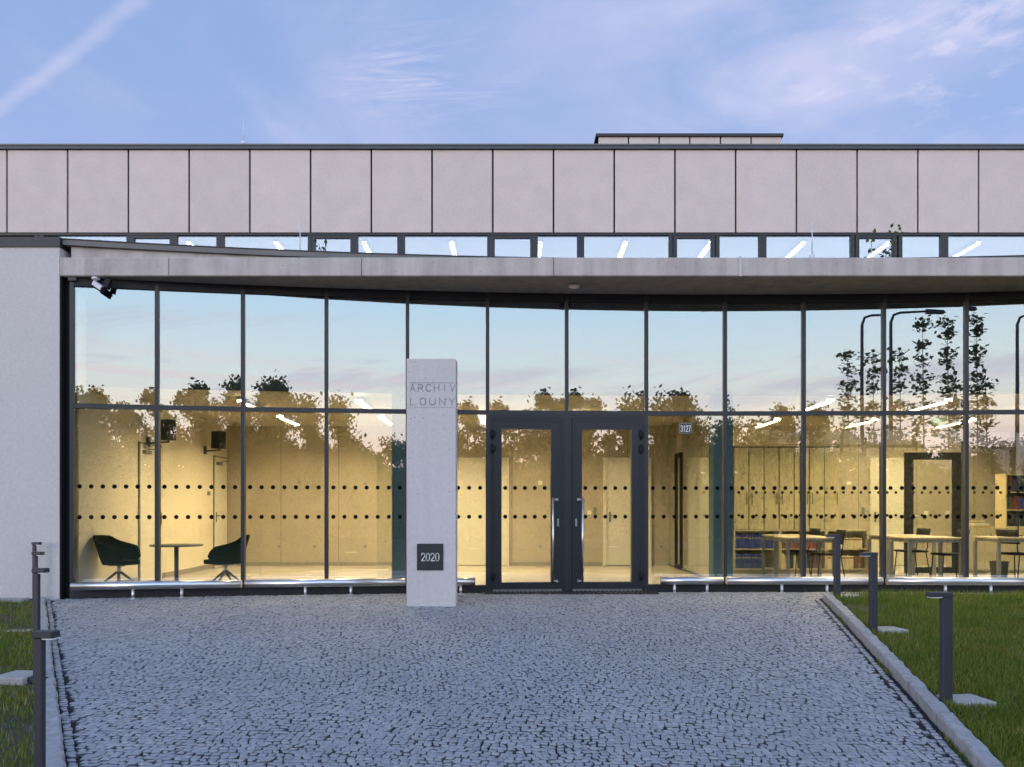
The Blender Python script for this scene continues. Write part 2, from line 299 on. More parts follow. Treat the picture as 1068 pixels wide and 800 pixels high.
# ------------------------------------------------------------------ mesh helpers
class MB:
    def __init__(s): s.v, s.f, s.mi, s.sm = [], [], [], []
    def add(s, vs, fs, mi=0, smooth=False):
        o = len(s.v); s.v += [tuple(p) for p in vs]
        for f in fs: s.f.append([o + i for i in f]); s.mi.append(mi); s.sm.append(smooth)
        return s
    def hexa(s, p, mi=0, front=None):                # 8 points: bottom ring 0-3, top ring 4-7
        fs = [(3, 2, 1, 0), (4, 5, 6, 7), (0, 1, 5, 4), (1, 2, 6, 5), (2, 3, 7, 6), (3, 0, 4, 7)]
        o = len(s.f); s.add(p, fs, mi)
        if front is not None: s.mi[o + 2] = front
        return s
    def box(s, x0, x1, y0, y1, z0, z1, mi=0):
        return s.hexa([(x0, y0, z0), (x1, y0, z0), (x1, y1, z0), (x0, y1, z0), (x0, y0, z1), (x1, y0, z1), (x1, y1, z1), (x0, y1, z1)], mi)
    def cbox(s, cx, cy, w, d, z0, z1, ch=0.005, mi=0):  # box with chamfered vertical and top edges
        x0, x1, y0, y1 = cx - w / 2, cx + w / 2, cy - d / 2, cy + d / 2
        def ring(i, z): a = i; return [(x0 + a, y0, z), (x1 - a, y0, z), (x1, y0 + a, z), (x1, y1 - a, z), (x1 - a, y1, z), (x0 + a, y1, z), (x0, y1 - a, z), (x0, y0 + a, z)]
        def inr(z, k): return [(cx + (x - cx) * (1 - 2 * k / w), cy + (y - cy) * (1 - 2 * k / d), z) for x, y, _ in ring(ch, z)]
        rs = [inr(z0, ch), ring(ch, z0 + ch), ring(ch, z1 - ch), inr(z1, ch)]
        vs = [p for r in rs for p in r]; fs = [tuple(range(7, -1, -1)), tuple(range(24, 32))]
        for k in range(3):
            for i in range(8): fs.append((k * 8 + i, k * 8 + (i + 1) % 8, k * 8 + 8 + (i + 1) % 8, k * 8 + 8 + i))
        return s.add(vs, fs, mi)
    def tube(s, pts, r, seg=10, mi=0, smooth=True, cap=True):
        pts = [Vector(p) for p in pts]; rs = r if isinstance(r, (list, tuple)) else [r] * len(pts)
        vs, fs = [], []; up = None
        for i, p in enumerate(pts):
            t = (pts[min(i + 1, len(pts) - 1)] - pts[max(i - 1, 0)]).normalized()
            if up is None: up = Vector((0, 0, 1)) if abs(t.z) < 0.9 else Vector((1, 0, 0))
            a = t.cross(up).normalized(); b = a.cross(t).normalized(); up = b
            for k in range(seg):
                an = 2 * math.pi * k / seg; vs.append(p + a * (math.cos(an) * rs[i]) + b * (math.sin(an) * rs[i]))
        for i in range(len(pts) - 1):
            for k in range(seg): fs.append((i * seg + k, i * seg + (k + 1) % seg, (i + 1) * seg + (k + 1) % seg, (i + 1) * seg + k))
        s.add(vs, fs, mi, smooth)
        if cap:
            o = len(s.v) - len(vs); s.f.append([o + k for k in range(seg - 1, -1, -1)]); s.mi.append(mi); s.sm.append(False)
            e = o + (len(pts) - 1) * seg; s.f.append([e + k for k in range(seg)]); s.mi.append(mi); s.sm.append(False)
        return s
    def bar(s, a, b, w, h, mi=0):                    # rectangular bar between two points
        a, b = Vector(a), Vector(b); t = (b - a).normalized(); up = Vector((0, 0, 1)) if abs(t.z) < 0.9 else Vector((0, 1, 0))
        u = t.cross(up).normalized() * (w / 2); v = u.cross(t).normalized() * (h / 2)
        return s.hexa([a - u - v, a + u - v, b + u - v, b - u - v, a - u + v, a + u + v, b + u + v, b - u + v], mi)
    def prism(s, poly, z0, z1, mi=0):
        n = len(poly); vs = [(x, y, z0) for x, y in poly] + [(x, y, z1) for x, y in poly]
        fs = [tuple(range(n - 1, -1, -1)), tuple(range(n, 2 * n))] + [(i, (i + 1) % n, n + (i + 1) % n, n + i) for i in range(n)]
        return s.add(vs, fs, mi)
    def build(s, name, mat, parent=None, at=None, **tags):
        o = at if at is not None else (root_loc(parent) if parent else Vector((0, 0, 0)))
        me = bpy.data.meshes.new(name)
        me.from_pydata([(x - o[0], y - o[1], z - o[2]) for x, y, z in s.v], [], s.f)
        for m in (mat if isinstance(mat, (list, tuple)) else [mat]): me.materials.append(m)
        me.polygons.foreach_set('material_index', s.mi); me.polygons.foreach_set('use_smooth', s.sm)
        import bmesh
        bm = bmesh.new(); bm.from_mesh(me); bmesh.ops.recalc_face_normals(bm, faces=bm.faces); bm.to_mesh(me); bm.free()
        ob = bpy.data.objects.new(name, me); C.objects.link(ob)
        if parent: ob.parent = parent
        else: ob.location = o
        for k, v in tags.items(): ob[k] = v
        return ob
def root_loc(p):
    l = Vector((0, 0, 0))
    while p: l += Vector(p.location); p = p.parent
    return l
def tag(o, label, cat, group=None):
    o['label'] = label; o['category'] = cat
    if group: o['group'] = group
    return o
def thing(name, label, cat, loc=(0, 0, 0), group=None):
    o = bpy.data.objects.new(name, None); C.objects.link(o); o.location = loc; o.empty_display_size = 0.2
    return tag(o, label, cat, group)
def copy_tree(o, parent=None):
    c = o.copy(); C.objects.link(c)
    if parent: c.parent = parent
    for ch in list(o.children): copy_tree(ch, c)
    return c
def nump(name, verts, faces4, mats, tri=None, parent=None, at=None, mi=None):   # fast mesh of quads (and triangles)
    me = bpy.data.meshes.new(name); nv = len(verts)
    at = np.zeros(3) if at is None else np.array(at)
    nq = len(faces4); ntr = 0 if tri is None else len(tri)
    me.vertices.add(nv); me.vertices.foreach_set('co', (verts - at).astype(np.float32).ravel())
    loops = np.concatenate([np.asarray(faces4).ravel(), np.asarray(tri).ravel()]) if ntr else np.asarray(faces4).ravel()
    me.loops.add(len(loops)); me.loops.foreach_set('vertex_index', loops.astype(np.int32))
    st = np.concatenate([np.arange(nq) * 4, nq * 4 + np.arange(ntr) * 3]); tot = np.concatenate([np.full(nq, 4), np.full(ntr, 3)])
    me.polygons.add(nq + ntr); me.polygons.foreach_set('loop_start', st.astype(np.int32)); me.polygons.foreach_set('loop_total', tot.astype(np.int32))
    if mi is not None: me.polygons.foreach_set('material_index', np.asarray(mi, dtype=np.int32))
    me.update(calc_edges=True); me.validate()
    for m in mats: me.materials.append(m)
    o = bpy.data.objects.new(name, me); C.objects.link(o)
    if parent: o.parent = parent
    else: o.location = Vector(at)
    return o
def wp(x, y, Y): return Vector(((x - CX) * Y / F, Y, EYE + (CY - y) * Y / F))     # photo pixel at a known depth
def wx(x, Y): return (x - CX) * Y / F
def wz(y, Y): return EYE + (CY - y) * Y / F

# stroke lettering
GL = {'A': [[(0, 0), (.5, 1), (1, 0)], [(.2, .36), (.8, .36)]], 'R': [[(0, 0), (0, 1), (.7, 1), (.95, .85), (.95, .62), (.7, .48), (0, .48)], [(.5, .48), (1, 0)]],
      'C': [[(1, .82), (.75, 1), (.28, 1), (0, .75), (0, .25), (.28, 0), (.75, 0), (1, .18)]], 'H': [[(0, 0), (0, 1)], [(1, 0), (1, 1)], [(0, .5), (1, .5)]],
      'I': [[(.5, 0), (.5, 1)]], 'V': [[(0, 1), (.5, 0), (1, 1)]], 'L': [[(0, 1), (0, 0), (.85, 0)]], 'O': [[(.28, 0), (0, .25), (0, .75), (.28, 1), (.72, 1), (1, .75), (1, .25), (.72, 0), (.28, 0)]],
      'U': [[(0, 1), (0, .25), (.28, 0), (.72, 0), (1, .25), (1, 1)]], 'N': [[(0, 0), (0, 1), (1, 0), (1, 1)]], 'Y': [[(0, 1), (.5, .45), (1, 1)], [(.5, .45), (.5, 0)]],
      '2': [[(0, .78), (.2, 1), (.75, 1), (1, .8), (1, .6), (0, 0), (1, 0)]], '0': [[(.3, 0), (0, .2), (0, .8), (.3, 1), (.7, 1), (1, .8), (1, .2), (.7, 0), (.3, 0)]],
      '3': [[(0, .85), (.25, 1), (.75, 1), (1, .82), (1, .65), (.75, .52), (.4, .52)], [(.75, .52), (1, .38), (1, .18), (.75, 0), (.25, 0), (0, .15)]],
      '1': [[(.2, .78), (.6, 1), (.6, 0)]], '7': [[(0, 1), (1, 1), (.35, 0)]]}
def strokes(mb, txt, x0, z0, cw, h, gap, th, Y, depth, xdir=Vector((1, 0, 0)), out=Vector((0, -1, 0))):
    org = Vector((0, 0, 0))
    for ch in txt:
        for pl in GL[ch]:
            for (a, b), (c, d) in zip(pl[:-1], pl[1:]):
                p = Vector((x0 + a * cw, z0 + b * h)); q = Vector((x0 + c * cw, z0 + d * h)); t = (q - p).normalized(); p -= t * th * .5; q += t * th * .5
                n = Vector((-t.y, t.x)) * th / 2
                c4 = [p - n, q - n, q + n, p + n]
                vs = [xdir * k.x + Vector((0, 0, k.y)) + Vector(Y) for k in c4]
                mb.hexa([*vs, *[v + out * depth for v in vs]])
        x0 += cw + gap

# ------------------------------------------------------------------ facade curve
YS = 11.35                                           # front plane of canopy slab and side wall
def yf(X): return 12.37 - (X - 3.3) ** 2 / 97.0
def x_on_facade(px):
    X = (px - CX) / 70
    for _ in range(40): X = (px - CX) / F * yf(X)
    return X
MPX = [75.5, 164, 253.5, 340.5, 425, 508.5, 591, 674, 756, 838, 921.5, 1007.5]
MP = [Vector((x_on_facade(p), yf(x_on_facade(p)), 0)) for p in MPX]
for k in range(4): X = MP[-1].x + 1.24; MP.append(Vector((X, yf(X), 0)))
ZS, ZT, ZR = 4.46, 2.665, 5.0                        # soffit, transom, roof edge
def bayframe(i):
    a, b = MP[i], MP[i + 1]; u = (b - a); Ln = u.length; u = u / Ln; n = Vector((u.y, -u.x, 0))   # n points to the camera
    return a, u, n, Ln
def baybox(mb, i, u0, u1, z0, z1, n0, n1, mi=0, front=None):
    a, u, n, Ln = bayframe(i)
    q = lambda s, t, z: a + u * s + n * t + Vector((0, 0, z))
    return mb.hexa([q(u0, n1, z0), q(u1, n1, z0), q(u1, n0, z0), q(u0, n0, z0), q(u0, n1, z1), q(u1, n1, z1), q(u1, n0, z1), q(u0, n0, z1)], mi, front)
def bayu(i, px):                                     # position along bay i of a photo column
    a, u, n, Ln = bayframe(i); k = (px - CX) / F
    return (k * a.y - a.x) / (u.x - k * u.y)
def mirrored(px, Yv):                                # where a thing stands whose mirror image shows in the glass at px, virtual depth Yv
    i = max(k for k in range(len(MP) - 1) if k == 0 or (MP[k].x / MP[k].y * F + CX) <= px)
    a, u, n, Ln = bayframe(i); v = Vector(((px - CX) / F * Yv, Yv, 0)); return v - 2 * (v - a).dot(n) * n

# ground
def gz(X, Y):
    X = np.asarray(X, float); Y = np.asarray(Y, float)
    d_ = np.clip(11.44 - Y, 0, 13); t = np.clip(d_ / 5.0, 0, 1.4)
    return -0.033 - 0.047 * d_ - 0.020 * np.clip(X, -6, 6) * t * t
def g(X, Y): return float(gz(X, Y))
def xl(Y): return -6.62 + 0.59 * (11.33 - Y)         # line of the left bollards
def xr(Y): return 4.49 - 0.226 * (11.33 - Y)         # line of the right bollards

def struct(o): o['kind'] = 'structure'; return o
def sheet(name, fx0, fx1, y0, y1, nx, ny, dz_, mat):
    ys = np.linspace(y0, y1, ny + 1); V = []
    for Y in ys:
        xs = np.linspace(fx0(Y), fx1(Y), nx + 1); V.append(np.stack([xs, np.full(nx + 1, Y), gz(xs, np.full(nx + 1, Y)) + dz_], 1))
    V = np.concatenate(V); q = [(j * (nx + 1) + i, j * (nx + 1) + i + 1, (j + 1) * (nx + 1) + i + 1, (j + 1) * (nx + 1) + i) for j in range(ny) for i in range(nx)]
    return struct(nump(name, V, np.array(q), [mat]))
# terrain: one sheet out to the horizon, lying under everything else
xs = np.concatenate([[-900, -300, -100, -40], np.linspace(-14, 14, 57), [40, 100, 300, 900]]); ys = np.concatenate([[-900, -300, -100, -40, -10], np.linspace(-2, 13, 61), [40, 100, 300, 900]])
XX, YY = np.meshgrid(xs, ys); V = np.stack([XX.ravel(), YY.ravel(), gz(XX.ravel(), YY.ravel()) - 0.11], 1); nxx = len(xs)
q = [(j * nxx + i, j * nxx + i + 1, (j + 1) * nxx + i + 1, (j + 1) * nxx + i) for j in range(len(ys) - 1) for i in range(nxx - 1)]
struct(nump('ground', V, np.array(q), [m_verge]))
rz = g(0, -14) - 0.06
struct(MB().box(-300, 300, -24, -15, rz - 0.03, rz).build('road', m_road))

# ------------------------------------------------------------------ the building
B = thing('archive_building', 'single storey archive with curved glass front and concrete panel volume above', 'building', (0, 12, 0))
def wall(name, mat, *boxes):
    m = MB()
    for b in boxes: m.box(*b)
    return m.build(name, mat, B)
XL = wx(62, YS)                                      # end of the side wall
wall('side_wall', m_wallout, (-16, XL, YS, YS + 0.35, -0.12, 4.86))
MB().box(-16, XL + 0.015, YS - 0.02, YS + 0.5, 4.861, 5.0).build('wall_coping', m_cop, B)
wall('corner_recess', m_black, (XL + 0.002, MP[0].x - 0.045, YS + 0.13, YS + 0.3, -0.1, ZS - 0.002), (XL + 0.001, XL + 0.02, YS + 0.005, YS + 0.129, -0.1, ZS - 0.002))
# canopy slab: joints as thin grooves between segments
jx = [XL + 0.001, wx(176, YS), wx(377, YS), wx(577.5, YS), wx(772, YS), 7.9, 11.0, 14.5]
for a, b in zip(jx[:-1], jx[1:]):
    m = MB(); n0, n1 = a + 0.002, b - 0.002
    m.hexa([(n0, YS + .012, ZS), (n1, YS + .012, ZS), (n1, 12.9, ZS), (n0, 12.9, ZS), (n0, YS + .012, 4.72), (n1, YS + .012, 4.72), (n1, 12.9, 4.72), (n0, 12.9, 4.72)])
    m.hexa([(n0 + .004, YS, ZS + .012), (n1 - .004, YS, ZS + .012), (n1, YS + .0121, ZS + .001), (n0, YS + .0121, ZS + .001), (n0 + .004, YS, 4.708), (n1 - .004, YS, 4.708), (n1, YS + .0121, 4.719), (n0, YS + .0121, 4.719)])
    m.build('canopy_slab', m_slab, B)
MB().box(XL + .01, 14.4, YS + 0.03, 12.89, 4.50, 4.70).build('canopy_core', m_cop, B)
MB().box(wx(772, YS) - 0.016, wx(772, YS) + 0.016, YS - 0.012, YS - 0.001, ZS - 0.005, 4.735).build('downpipe_strip', m_wallout, B)
# curved roof edge: upstand + flashing
def curve_band(name, mat, x0, x1, z0, z1, off0, off1, n=48):
    m = MB(); xs = np.linspace(x0, x1, n + 1)
    for a, b in zip(xs[:-1], xs[1:]):
        m.hexa([(a, yf(a) + off0, z0), (b, yf(b) + off0, z0), (b, yf(b) + off1, z0), (a, yf(a) + off1, z0), (a, yf(a) + off0, z1), (b, yf(b) + off0, z1), (b, yf(b) + off1, z1), (a, yf(a) + off1, z1)])
    return m.build(name, mat, B)
curve_band('roof_upstand', m_slab, XL + 0.1, 14.4, 4.721, 4.909, 0.03, 0.3)
curve_band('roof_flashing', m_flash, XL + 0.02, 14.4, 4.911, 4.985, -0.03, 0.4)
curve_band('roof_flashing', m_cop, XL + 0.02, 14.4, 4.9855, 5.0, -0.04, 0.4)
wall('flat_roof', m_cop, (-16, 20, 12.85, 17.2, 4.70, 4.86))

# upper volume
YU = 17.0; su = F / YU
panz0, panz1 = wz(242.5, YU), wz(156.5, YU)
seam0, pitch = 7.0, 63.37
for k in range(-8, 27):
    a, b = wx(seam0 + (k - 0) * pitch + 0.9, YU), wx(seam0 + (k + 1) * pitch - 0.9, YU)
    MB().cbox((a + b) / 2, YU + 0.02, b - a, 0.04, panz0, panz1, 0.006).build('cladding_panel', m_clad, B)
UX0, UX1 = wx(seam0 - 8 * pitch, YU), wx(seam0 + 27 * pitch, YU)
wall('upper_backing', m_black, (UX0, UX1, YU + 0.045, YU + 0.25, panz0 + 0.02, panz1 - .005))
m_cop2 = plain('grey_coping', (0.055, 0.060, 0.075), 0.45, 0.2, 0.1, 2)
MB().box(UX0, UX1, YU - 0.05, YU + 0.6, panz1 + 0.008, panz1 + 0.075).build('roof_coping', m_cop2, B)
MB().box(UX0, UX1, YU - 0.065, YU + 0.05, panz1 + 0.0755, panz1 + 0.105).build('roof_coping', m_flash, B)
wall('upper_roof', m_cop, (UX0, UX1, YU + 0.26, 30, panz1 - 0.3, panz1 + 0.04))
# window ribbon
WZ0 = 5.85; WZ1 = panz0 - 0.05
wall('window_sill_wall', m_clad, (UX0, UX1, YU, YU + 0.25, 4.861, WZ0))
wall('window_head', m_frame, (UX0, UX1, YU + 0.025, YU + 0.2, WZ1, panz0 + 0.015))
wins = [(44, 131), (139, 176), (184, 225), (233, 320.5), (328.5, 365), (373, 414), (422, 508), (516, 553), (561, 602), (609.5, 698), (706.5, 742), (751, 792), (800, 888), (897, 932), (942, 982), (990, 1076)]
per = 188.7
wins = [(-145, -57), (-49, -12), (-5, 35)] + wins + [(1084.5, 1121), (1129, 1170)]
for k, (a, b) in enumerate(wins):
    x0, x1 = wx(a - 4, YU), wx(b + 4, YU); f = MB(); vent = (b - a) < 39
    w = 0.16 if vent else 0.08
    zt = WZ1 - (0.055 if vent else 0.0)
    f.box(x0 + .002, wx(a, YU), YU + 0.03, YU + 0.12, WZ0 + .002, WZ1 - .002).box(wx(b, YU), x1 - .002, YU + 0.03, YU + 0.12, WZ0 + .002, WZ1 - .002)
    f.box(wx(a, YU), wx(b, YU), YU + 0.035, YU + 0.12, WZ0 + .002, WZ0 + 0.06).box(wx(a, YU), wx(b, YU), YU + 0.035, YU + 0.12, zt - .002, WZ1 - .002)
    o = f.build('upper_window', m_frame, B)
    p = MB(); p.hexa([(wx(a, YU), YU + .07, WZ0 + .06), (wx(b, YU), YU + .07, WZ0 + .06), (wx(b, YU), YU + .085, WZ0 + .06), (wx(a, YU), YU + .085, WZ0 + .06), (wx(a, YU), YU + .07, zt), (wx(b, YU), YU + .07, zt), (wx(b, YU), YU + .085, zt), (wx(a, YU), YU + .085, zt)])
    c = p.build('glass_pane', [m_clear, m_uglass], o)
    for pl in c.data.polygons: pl.material_index = 1 if pl.normal.y < -0.9 else 0
# upper room behind the ribbon
wall('upper_room_ceiling', m_white, (UX0, UX1, YU + 0.26, 24, 7.06, 7.2))
wall('upper_room_floor', m_white, (UX0, UX1, YU + 0.26, 24, 4.87, 4.95))
wall('upper_room_wall', m_white, (UX0, UX1, 24.001, 24.2, 4.87, 7.2))
# rooftop plant room
YP = 21.0; p0, p1 = wx(623, YP), wx(815, YP); pz = wz(143, YP)
wall('plant_room', m_clad, *[(wx(623.5 + 32 * k, YP) + .02, wx(623.5 + 32 * (k + 1), YP) - .02, YP, YP + .05, 8.6, pz) for k in range(6)])
wall('plant_room_core', m_black, (p0 + .03, p1 - .03, YP + .04, YP + 3.0, 8.6, pz - .01))
MB().box(p0 - .04, p1 + .04, YP - .05, YP + 3.1, pz + .002, pz + .075).build('plant_room_coping', m_cop, B)

# ---- curved glass front
def dots(mb, i, pxs, z, n):
    a, u, nn, Ln = bayframe(i)
    for p in pxs:
        c = a + u * bayu(i, p) + Vector((0, 0, z)); r = 0.031; k = 14
        ring = [c + u * (r * math.cos(2 * math.pi * j / k)) + Vector((0, 0, r * math.sin(2 * math.pi * j / k))) for j in range(k)]
        vs = [v + nn * n for v in ring] + [v + nn * (n + .0015) for v in ring]
        MB().add(vs, [tuple(range(k - 1, -1, -1)), tuple(range(k, 2 * k))] + [(j, (j + 1) % k, k + (j + 1) % k, k + j) for j in range(k)]).build('marker_dot', m_dot, mb)
def pane(i, u0, u1, z0, z1, parent=B):
    m = baybox(MB(), i, u0, u1, z0, z1, -0.012, 0.0)
    o = m.build('glass_pane', [m_clear, m_glass], parent)
    a, u, n, Ln = bayframe(i)
    for pl in o.data.polygons: pl.material_index = 1 if pl.normal.dot(n) > 0.9 else 0
    return o
NB = len(MP) - 1
DZ = (1.533, 1.10)
for i in range(NB + 1):                              # mullions stand proud of the panes
    P_ = MP[i]; j = min(i, NB - 1); a, u, n, Ln = bayframe(j)
    if i > 0: n = (n + bayframe(i - 1)[2]).normalized(); u = Vector((-n.y, n.x, 0))
    w = 0.026 if i else 0.026
    c = [P_ - u * w + n * .036, P_ + u * w + n * .036, P_ + u * w - n * .10, P_ - u * w - n * .10]
    MB().hexa([*[v + Vector((0, 0, -.05)) for v in c], *[v + Vector((0, 0, ZS - .003)) for v in c]]).build('mullion', m_mull, B)
for i in range(NB):
    a, u, n, Ln = bayframe(i); e = 0.0275
    baybox(MB(), i, e, Ln - e, ZT - .032, ZT + .032, -.09, .03).build('transom', m_mull, B)
    baybox(MB(), i, e, Ln - e, ZS - .12, ZS - .003, -.09, .04).build('head_rail', m_bulk, B)
    pane(i, e - .004, Ln - e + .004, ZT + .030, ZS - .118)
    if i in (5, 6): continue
    baybox(MB(), i, e, Ln - e, -.06, 0.075, -.09, .045).build('bottom_rail', m_frame, B)
    p = pane(i, e - .004, Ln - e + .004, .073, ZT - .030)
    x0 = a.x / a.y * F + CX; b = MP[i + 1]; x1 = b.x / b.y * F + CX
    pxs = [x0 + (x1 - x0) * (k + .62) / 7.3 for k in range(7)]
    for z in DZ: dots(p, i, pxs, z, .0005)
# entrance doors
for i, gx0, gx1, hinge, hx, lx in ((5, 523, 574.5, 513.5, 576.0, 581.5), (6, 606.5, 658.5, 667.5, 606.6, 600.5)):
    a, u, n, Ln = bayframe(i); e = 0.0275; zt = ZT - .034
    U = lambda px: bayu(i, px)
    fr = MB()                                        # outer frame
    fr_in0, fr_in1 = e + .05, Ln - e - .05
    baybox(fr, i, e, fr_in0, -.04, zt, -.08, .035); baybox(fr, i, fr_in1, Ln - e, -.04, zt, -.08, .035); baybox(fr, i, fr_in0, fr_in1, zt - .055, zt, -.08, .035)
    fr.build('door_frame', m_frame, B)
    d = MB(); l0, l1, lb, lt = fr_in0 + .004, fr_in1 - .004, .015, zt - .059; g0, g1 = U(gx0), U(gx1); gz0, gz1 = wz(607, 12.3), wz(448, 12.3)
    baybox(d, i, l0, g0, lb, lt, -.07, .05); baybox(d, i, g1, l1, lb, lt, -.07, .05); baybox(d, i, g0, g1, lb, gz0, -.07, .0495); baybox(d, i, g0, g1, gz1, lt, -.07, .0495)
    for (s0, s1, t0, t1) in ((l0 + .03, l1 - .03, lt - .042, lt - .036), (l0 + .03, l1 - .03, lb + .036, lb + .042), (l0 + .03, l0 + .036, lb + .042, lt - .042), (l1 - .036, l1 - .03, lb + .042, lt - .042)): baybox(d, i, s0, s1, t0, t1, .05, .054)
    door = d.build('entrance_door', m_frame, B)
    p = pane(i, g0 - .002, g1 + .002, gz0 - .002, gz1 + .002, door)
    pxs = [gx0 + (gx1 - gx0) * (k + .38) / 5 for k in range(5)]
    for z in DZ: dots(door, i, pxs, z, .0005)
    at = lambda px, z, nn: a + u * U(px) + n * nn + Vector((0, 0, z))
    h = MB().tube([at(hx, wz(608, 12.2), .115), at(hx, wz(519, 12.2), .115)], .015, 12)
    for zz in (wz(606, 12.2), wz(521, 12.2)):
        h.tube([at(hx, zz, .115), at(hx + (4 if i == 5 else -4), zz, .112)], .010, 8).tube([at(hx + (4 if i == 5 else -4), zz, .118), at(hx + (4 if i == 5 else -4), zz, .051)], .022, 10)
    h.build('pull_handle', m_steel, door)
    baybox(MB(), i, U(lx) - .014, U(lx) + .014, wz(549, 12.2), wz(541, 12.2), .05, .058).build('lock_plate', m_steel, door)
    for yy in (453, 468, 601):
        zz = wz(yy, 12.2); hh = MB().tube([at(hinge, zz - .07, .06), at(hinge, zz + .07, .06)], .018, 10)
        baybox(hh, i, U(hinge) - .03, U(hinge) + .05, zz - .045, zz + .045, .05, .062)
        hh.build('hinge', m_black, door)
    baybox(MB(), i, l0, l1, -.018, .012, .02, .085).build('threshold_strip', m_steel, door)

# ---- interior shell
YB = 17.64; XW = -6.17; CEI = 3.02
fl = MB(); n = 40; xs = np.linspace(XW, 15, n + 1)
for a, b in zip(xs[:-1], xs[1:]): fl.hexa([(a, yf(a) + .1, -.08), (b, yf(b) + .1, -.08), (b, YB, -.08), (a, YB, -.08), (a, yf(a) + .1, 0), (b, yf(b) + .1, 0), (b, YB, 0), (a, YB, 0)])
fl.build('interior_floor', m_floor, B)
ce = MB()
for a, b in zip(xs[:-1], xs[1:]): ce.hexa([(a, yf(a) + .42, CEI), (b, yf(b) + .42, CEI), (b, YB, CEI), (a, YB, CEI), (a, yf(a) + .42, CEI + .1), (b, yf(b) + .42, CEI + .1), (b, YB, CEI + .1), (a, YB, CEI + .1)])
ce.build('interior_ceiling', m_ceil, B)
bk = MB()
for a, b in zip(xs[:-1], xs[1:]): bk.hexa([(a, yf(a) + .36, CEI - .03), (b, yf(b) + .36, CEI - .03), (b, yf(b) + .41, CEI - .03), (a, yf(a) + .41, CEI - .03), (a, yf(a) + .36, ZS), (b, yf(b) + .36, ZS), (b, yf(b) + .41, ZS), (a, yf(a) + .41, ZS)])
bk.build('ceiling_bulkhead', m_bulk, B)
wall('back_wall', m_inconc, (XW - .2, 15, YB, YB + .3, -.05, 4.6))
wall('lounge_wall', m_inpaint, (XW - .2, XW, MP[0].y + .16, YB - .001, -.05, 4.4))
wall('lounge_wall_end', m_birchd, (XW - .15, XW - .012, MP[0].y + .105, MP[0].y + .159, -.05, 4.4))
wall('far_side_wall', m_inconc, (15, 15.2, 11.5, YB, -.05, 4.6))
wall('skirting', m_skirt, (XW, XW + .015, MP[0].y + .3, 13.4, .001, .09), (XW, XW + .015, 14.36, 16.79, .001, .09), (-5.95, -1.5, YB - .016, YB - .001, .001, .075), (-.4, 1.95, YB - .016, YB - .001, .001, .075))
wall('hall_pillar', m_teal, (wx(409, 12.75), wx(423, 12.75), 12.72, 13.0, .001, CEI - .001))
wall('hall_pillar', m_teal, (wx(744, 12.9), wx(764.5, 12.9), 12.9, 13.2, .001, CEI - .001))
wall('partition_pane', m_part, (wx(394, 13.4) + .0, wx(408, 13.4) + .1, 13.3, 13.38, .001, CEI - .001))
wall('room_divider', m_inconc, (3.42, 3.50, 15.2, YB - .001, .001, CEI - .001))
# tie holes of the formwork
th = MB()
for px, py in ((312, 503), (381, 504), (291, 570), (328, 570), (381, 570), (563.5, 570), (690, 504), (690, 570), (1018, 504)):
    c = wp(px, py, YB - .002); th.tube([c + Vector((0, .001, 0)), c + Vector((0, -.004, 0))], [.036, .03], 12)
th.build('tie_holes', m_skirt, B)
def int_door(x0, x1, ztop, yplane, frame=.06, handle=None, label=None, mat=m_door):
    d = MB().box(x0 + frame, x1 - frame, yplane - .035, yplane - .002, .012, ztop - frame).build('interior_door', mat, B)
    MB().box(x0, x0 + frame - .001, yplane - .06, yplane - .001, .001, ztop).box(x1 - frame + .001, x1, yplane - .06, yplane - .001, .001, ztop).box(x0 + frame, x1 - frame, yplane - .06, yplane - .001, ztop - frame + .001, ztop).build('door_frame', mat, d)
    if handle is not None:
        s = 1 if handle < (x0 + x1) / 2 else -1
        MB().tube([(handle, yplane - .036, 1.08), (handle, yplane - .085, 1.08), (handle + .13 * s, yplane - .085, 1.08)], .011, 8).box(handle - .022, handle + .022, yplane - .043, yplane - .036, .94, 1.16).build('door_handle', m_greymet, d)
    return d
dzt = wz(477.5, YB)
int_door(wx(470, YB), wx(531, YB), dzt, YB, .05)
int_door(wx(629, YB), wx(679, YB), dzt, YB, .075, wx(635, YB) + .02)
int_door(wx(718, YB), wx(745, YB), dzt, YB, .06)
int_door(wx(907, YB), wx(947, YB), dzt, YB, .06, wx(912, YB))
for y0, y1, hy in ((13.42, 14.34, 14.25), (16.8, 17.6, 16.92)):   # two doors in the lounge side wall
    d = MB().box(XW + .002, XW + .03, y0 + .05, y1 - .05, .01, 2.30).build('interior_door', m_door, B)
    MB().box(XW + .001, XW + .02, y0 + .02, y0 + .049, .001, 2.33).box(XW + .001, XW + .02, y1 - .049, y1 - .02, .001, 2.33).box(XW + .001, XW + .02, y0 + .05, y1 - .05, 2.301, 2.33).build('door_frame', m_greymet, d)
    MB().box(XW + .031, XW + .09, y0 + .12, y0 + .34, 2.14, 2.2).bar((XW + .1, y0 + .2, 2.215), (XW + .1, y0 + .6, 2.24), .02, .02).build('door_closer', m_greymet, d)
    s = -1 if hy > (y0 + y1) / 2 else 1
    MB().tube([(XW + .03, hy, 1.08), (XW + .09, hy, 1.08), (XW + .09, hy + .13 * s, 1.08)], .011, 8).box(XW + .0305, XW + .037, hy - .02, hy + .02, .95, 1.16).build('door_handle', m_dkmet, d)
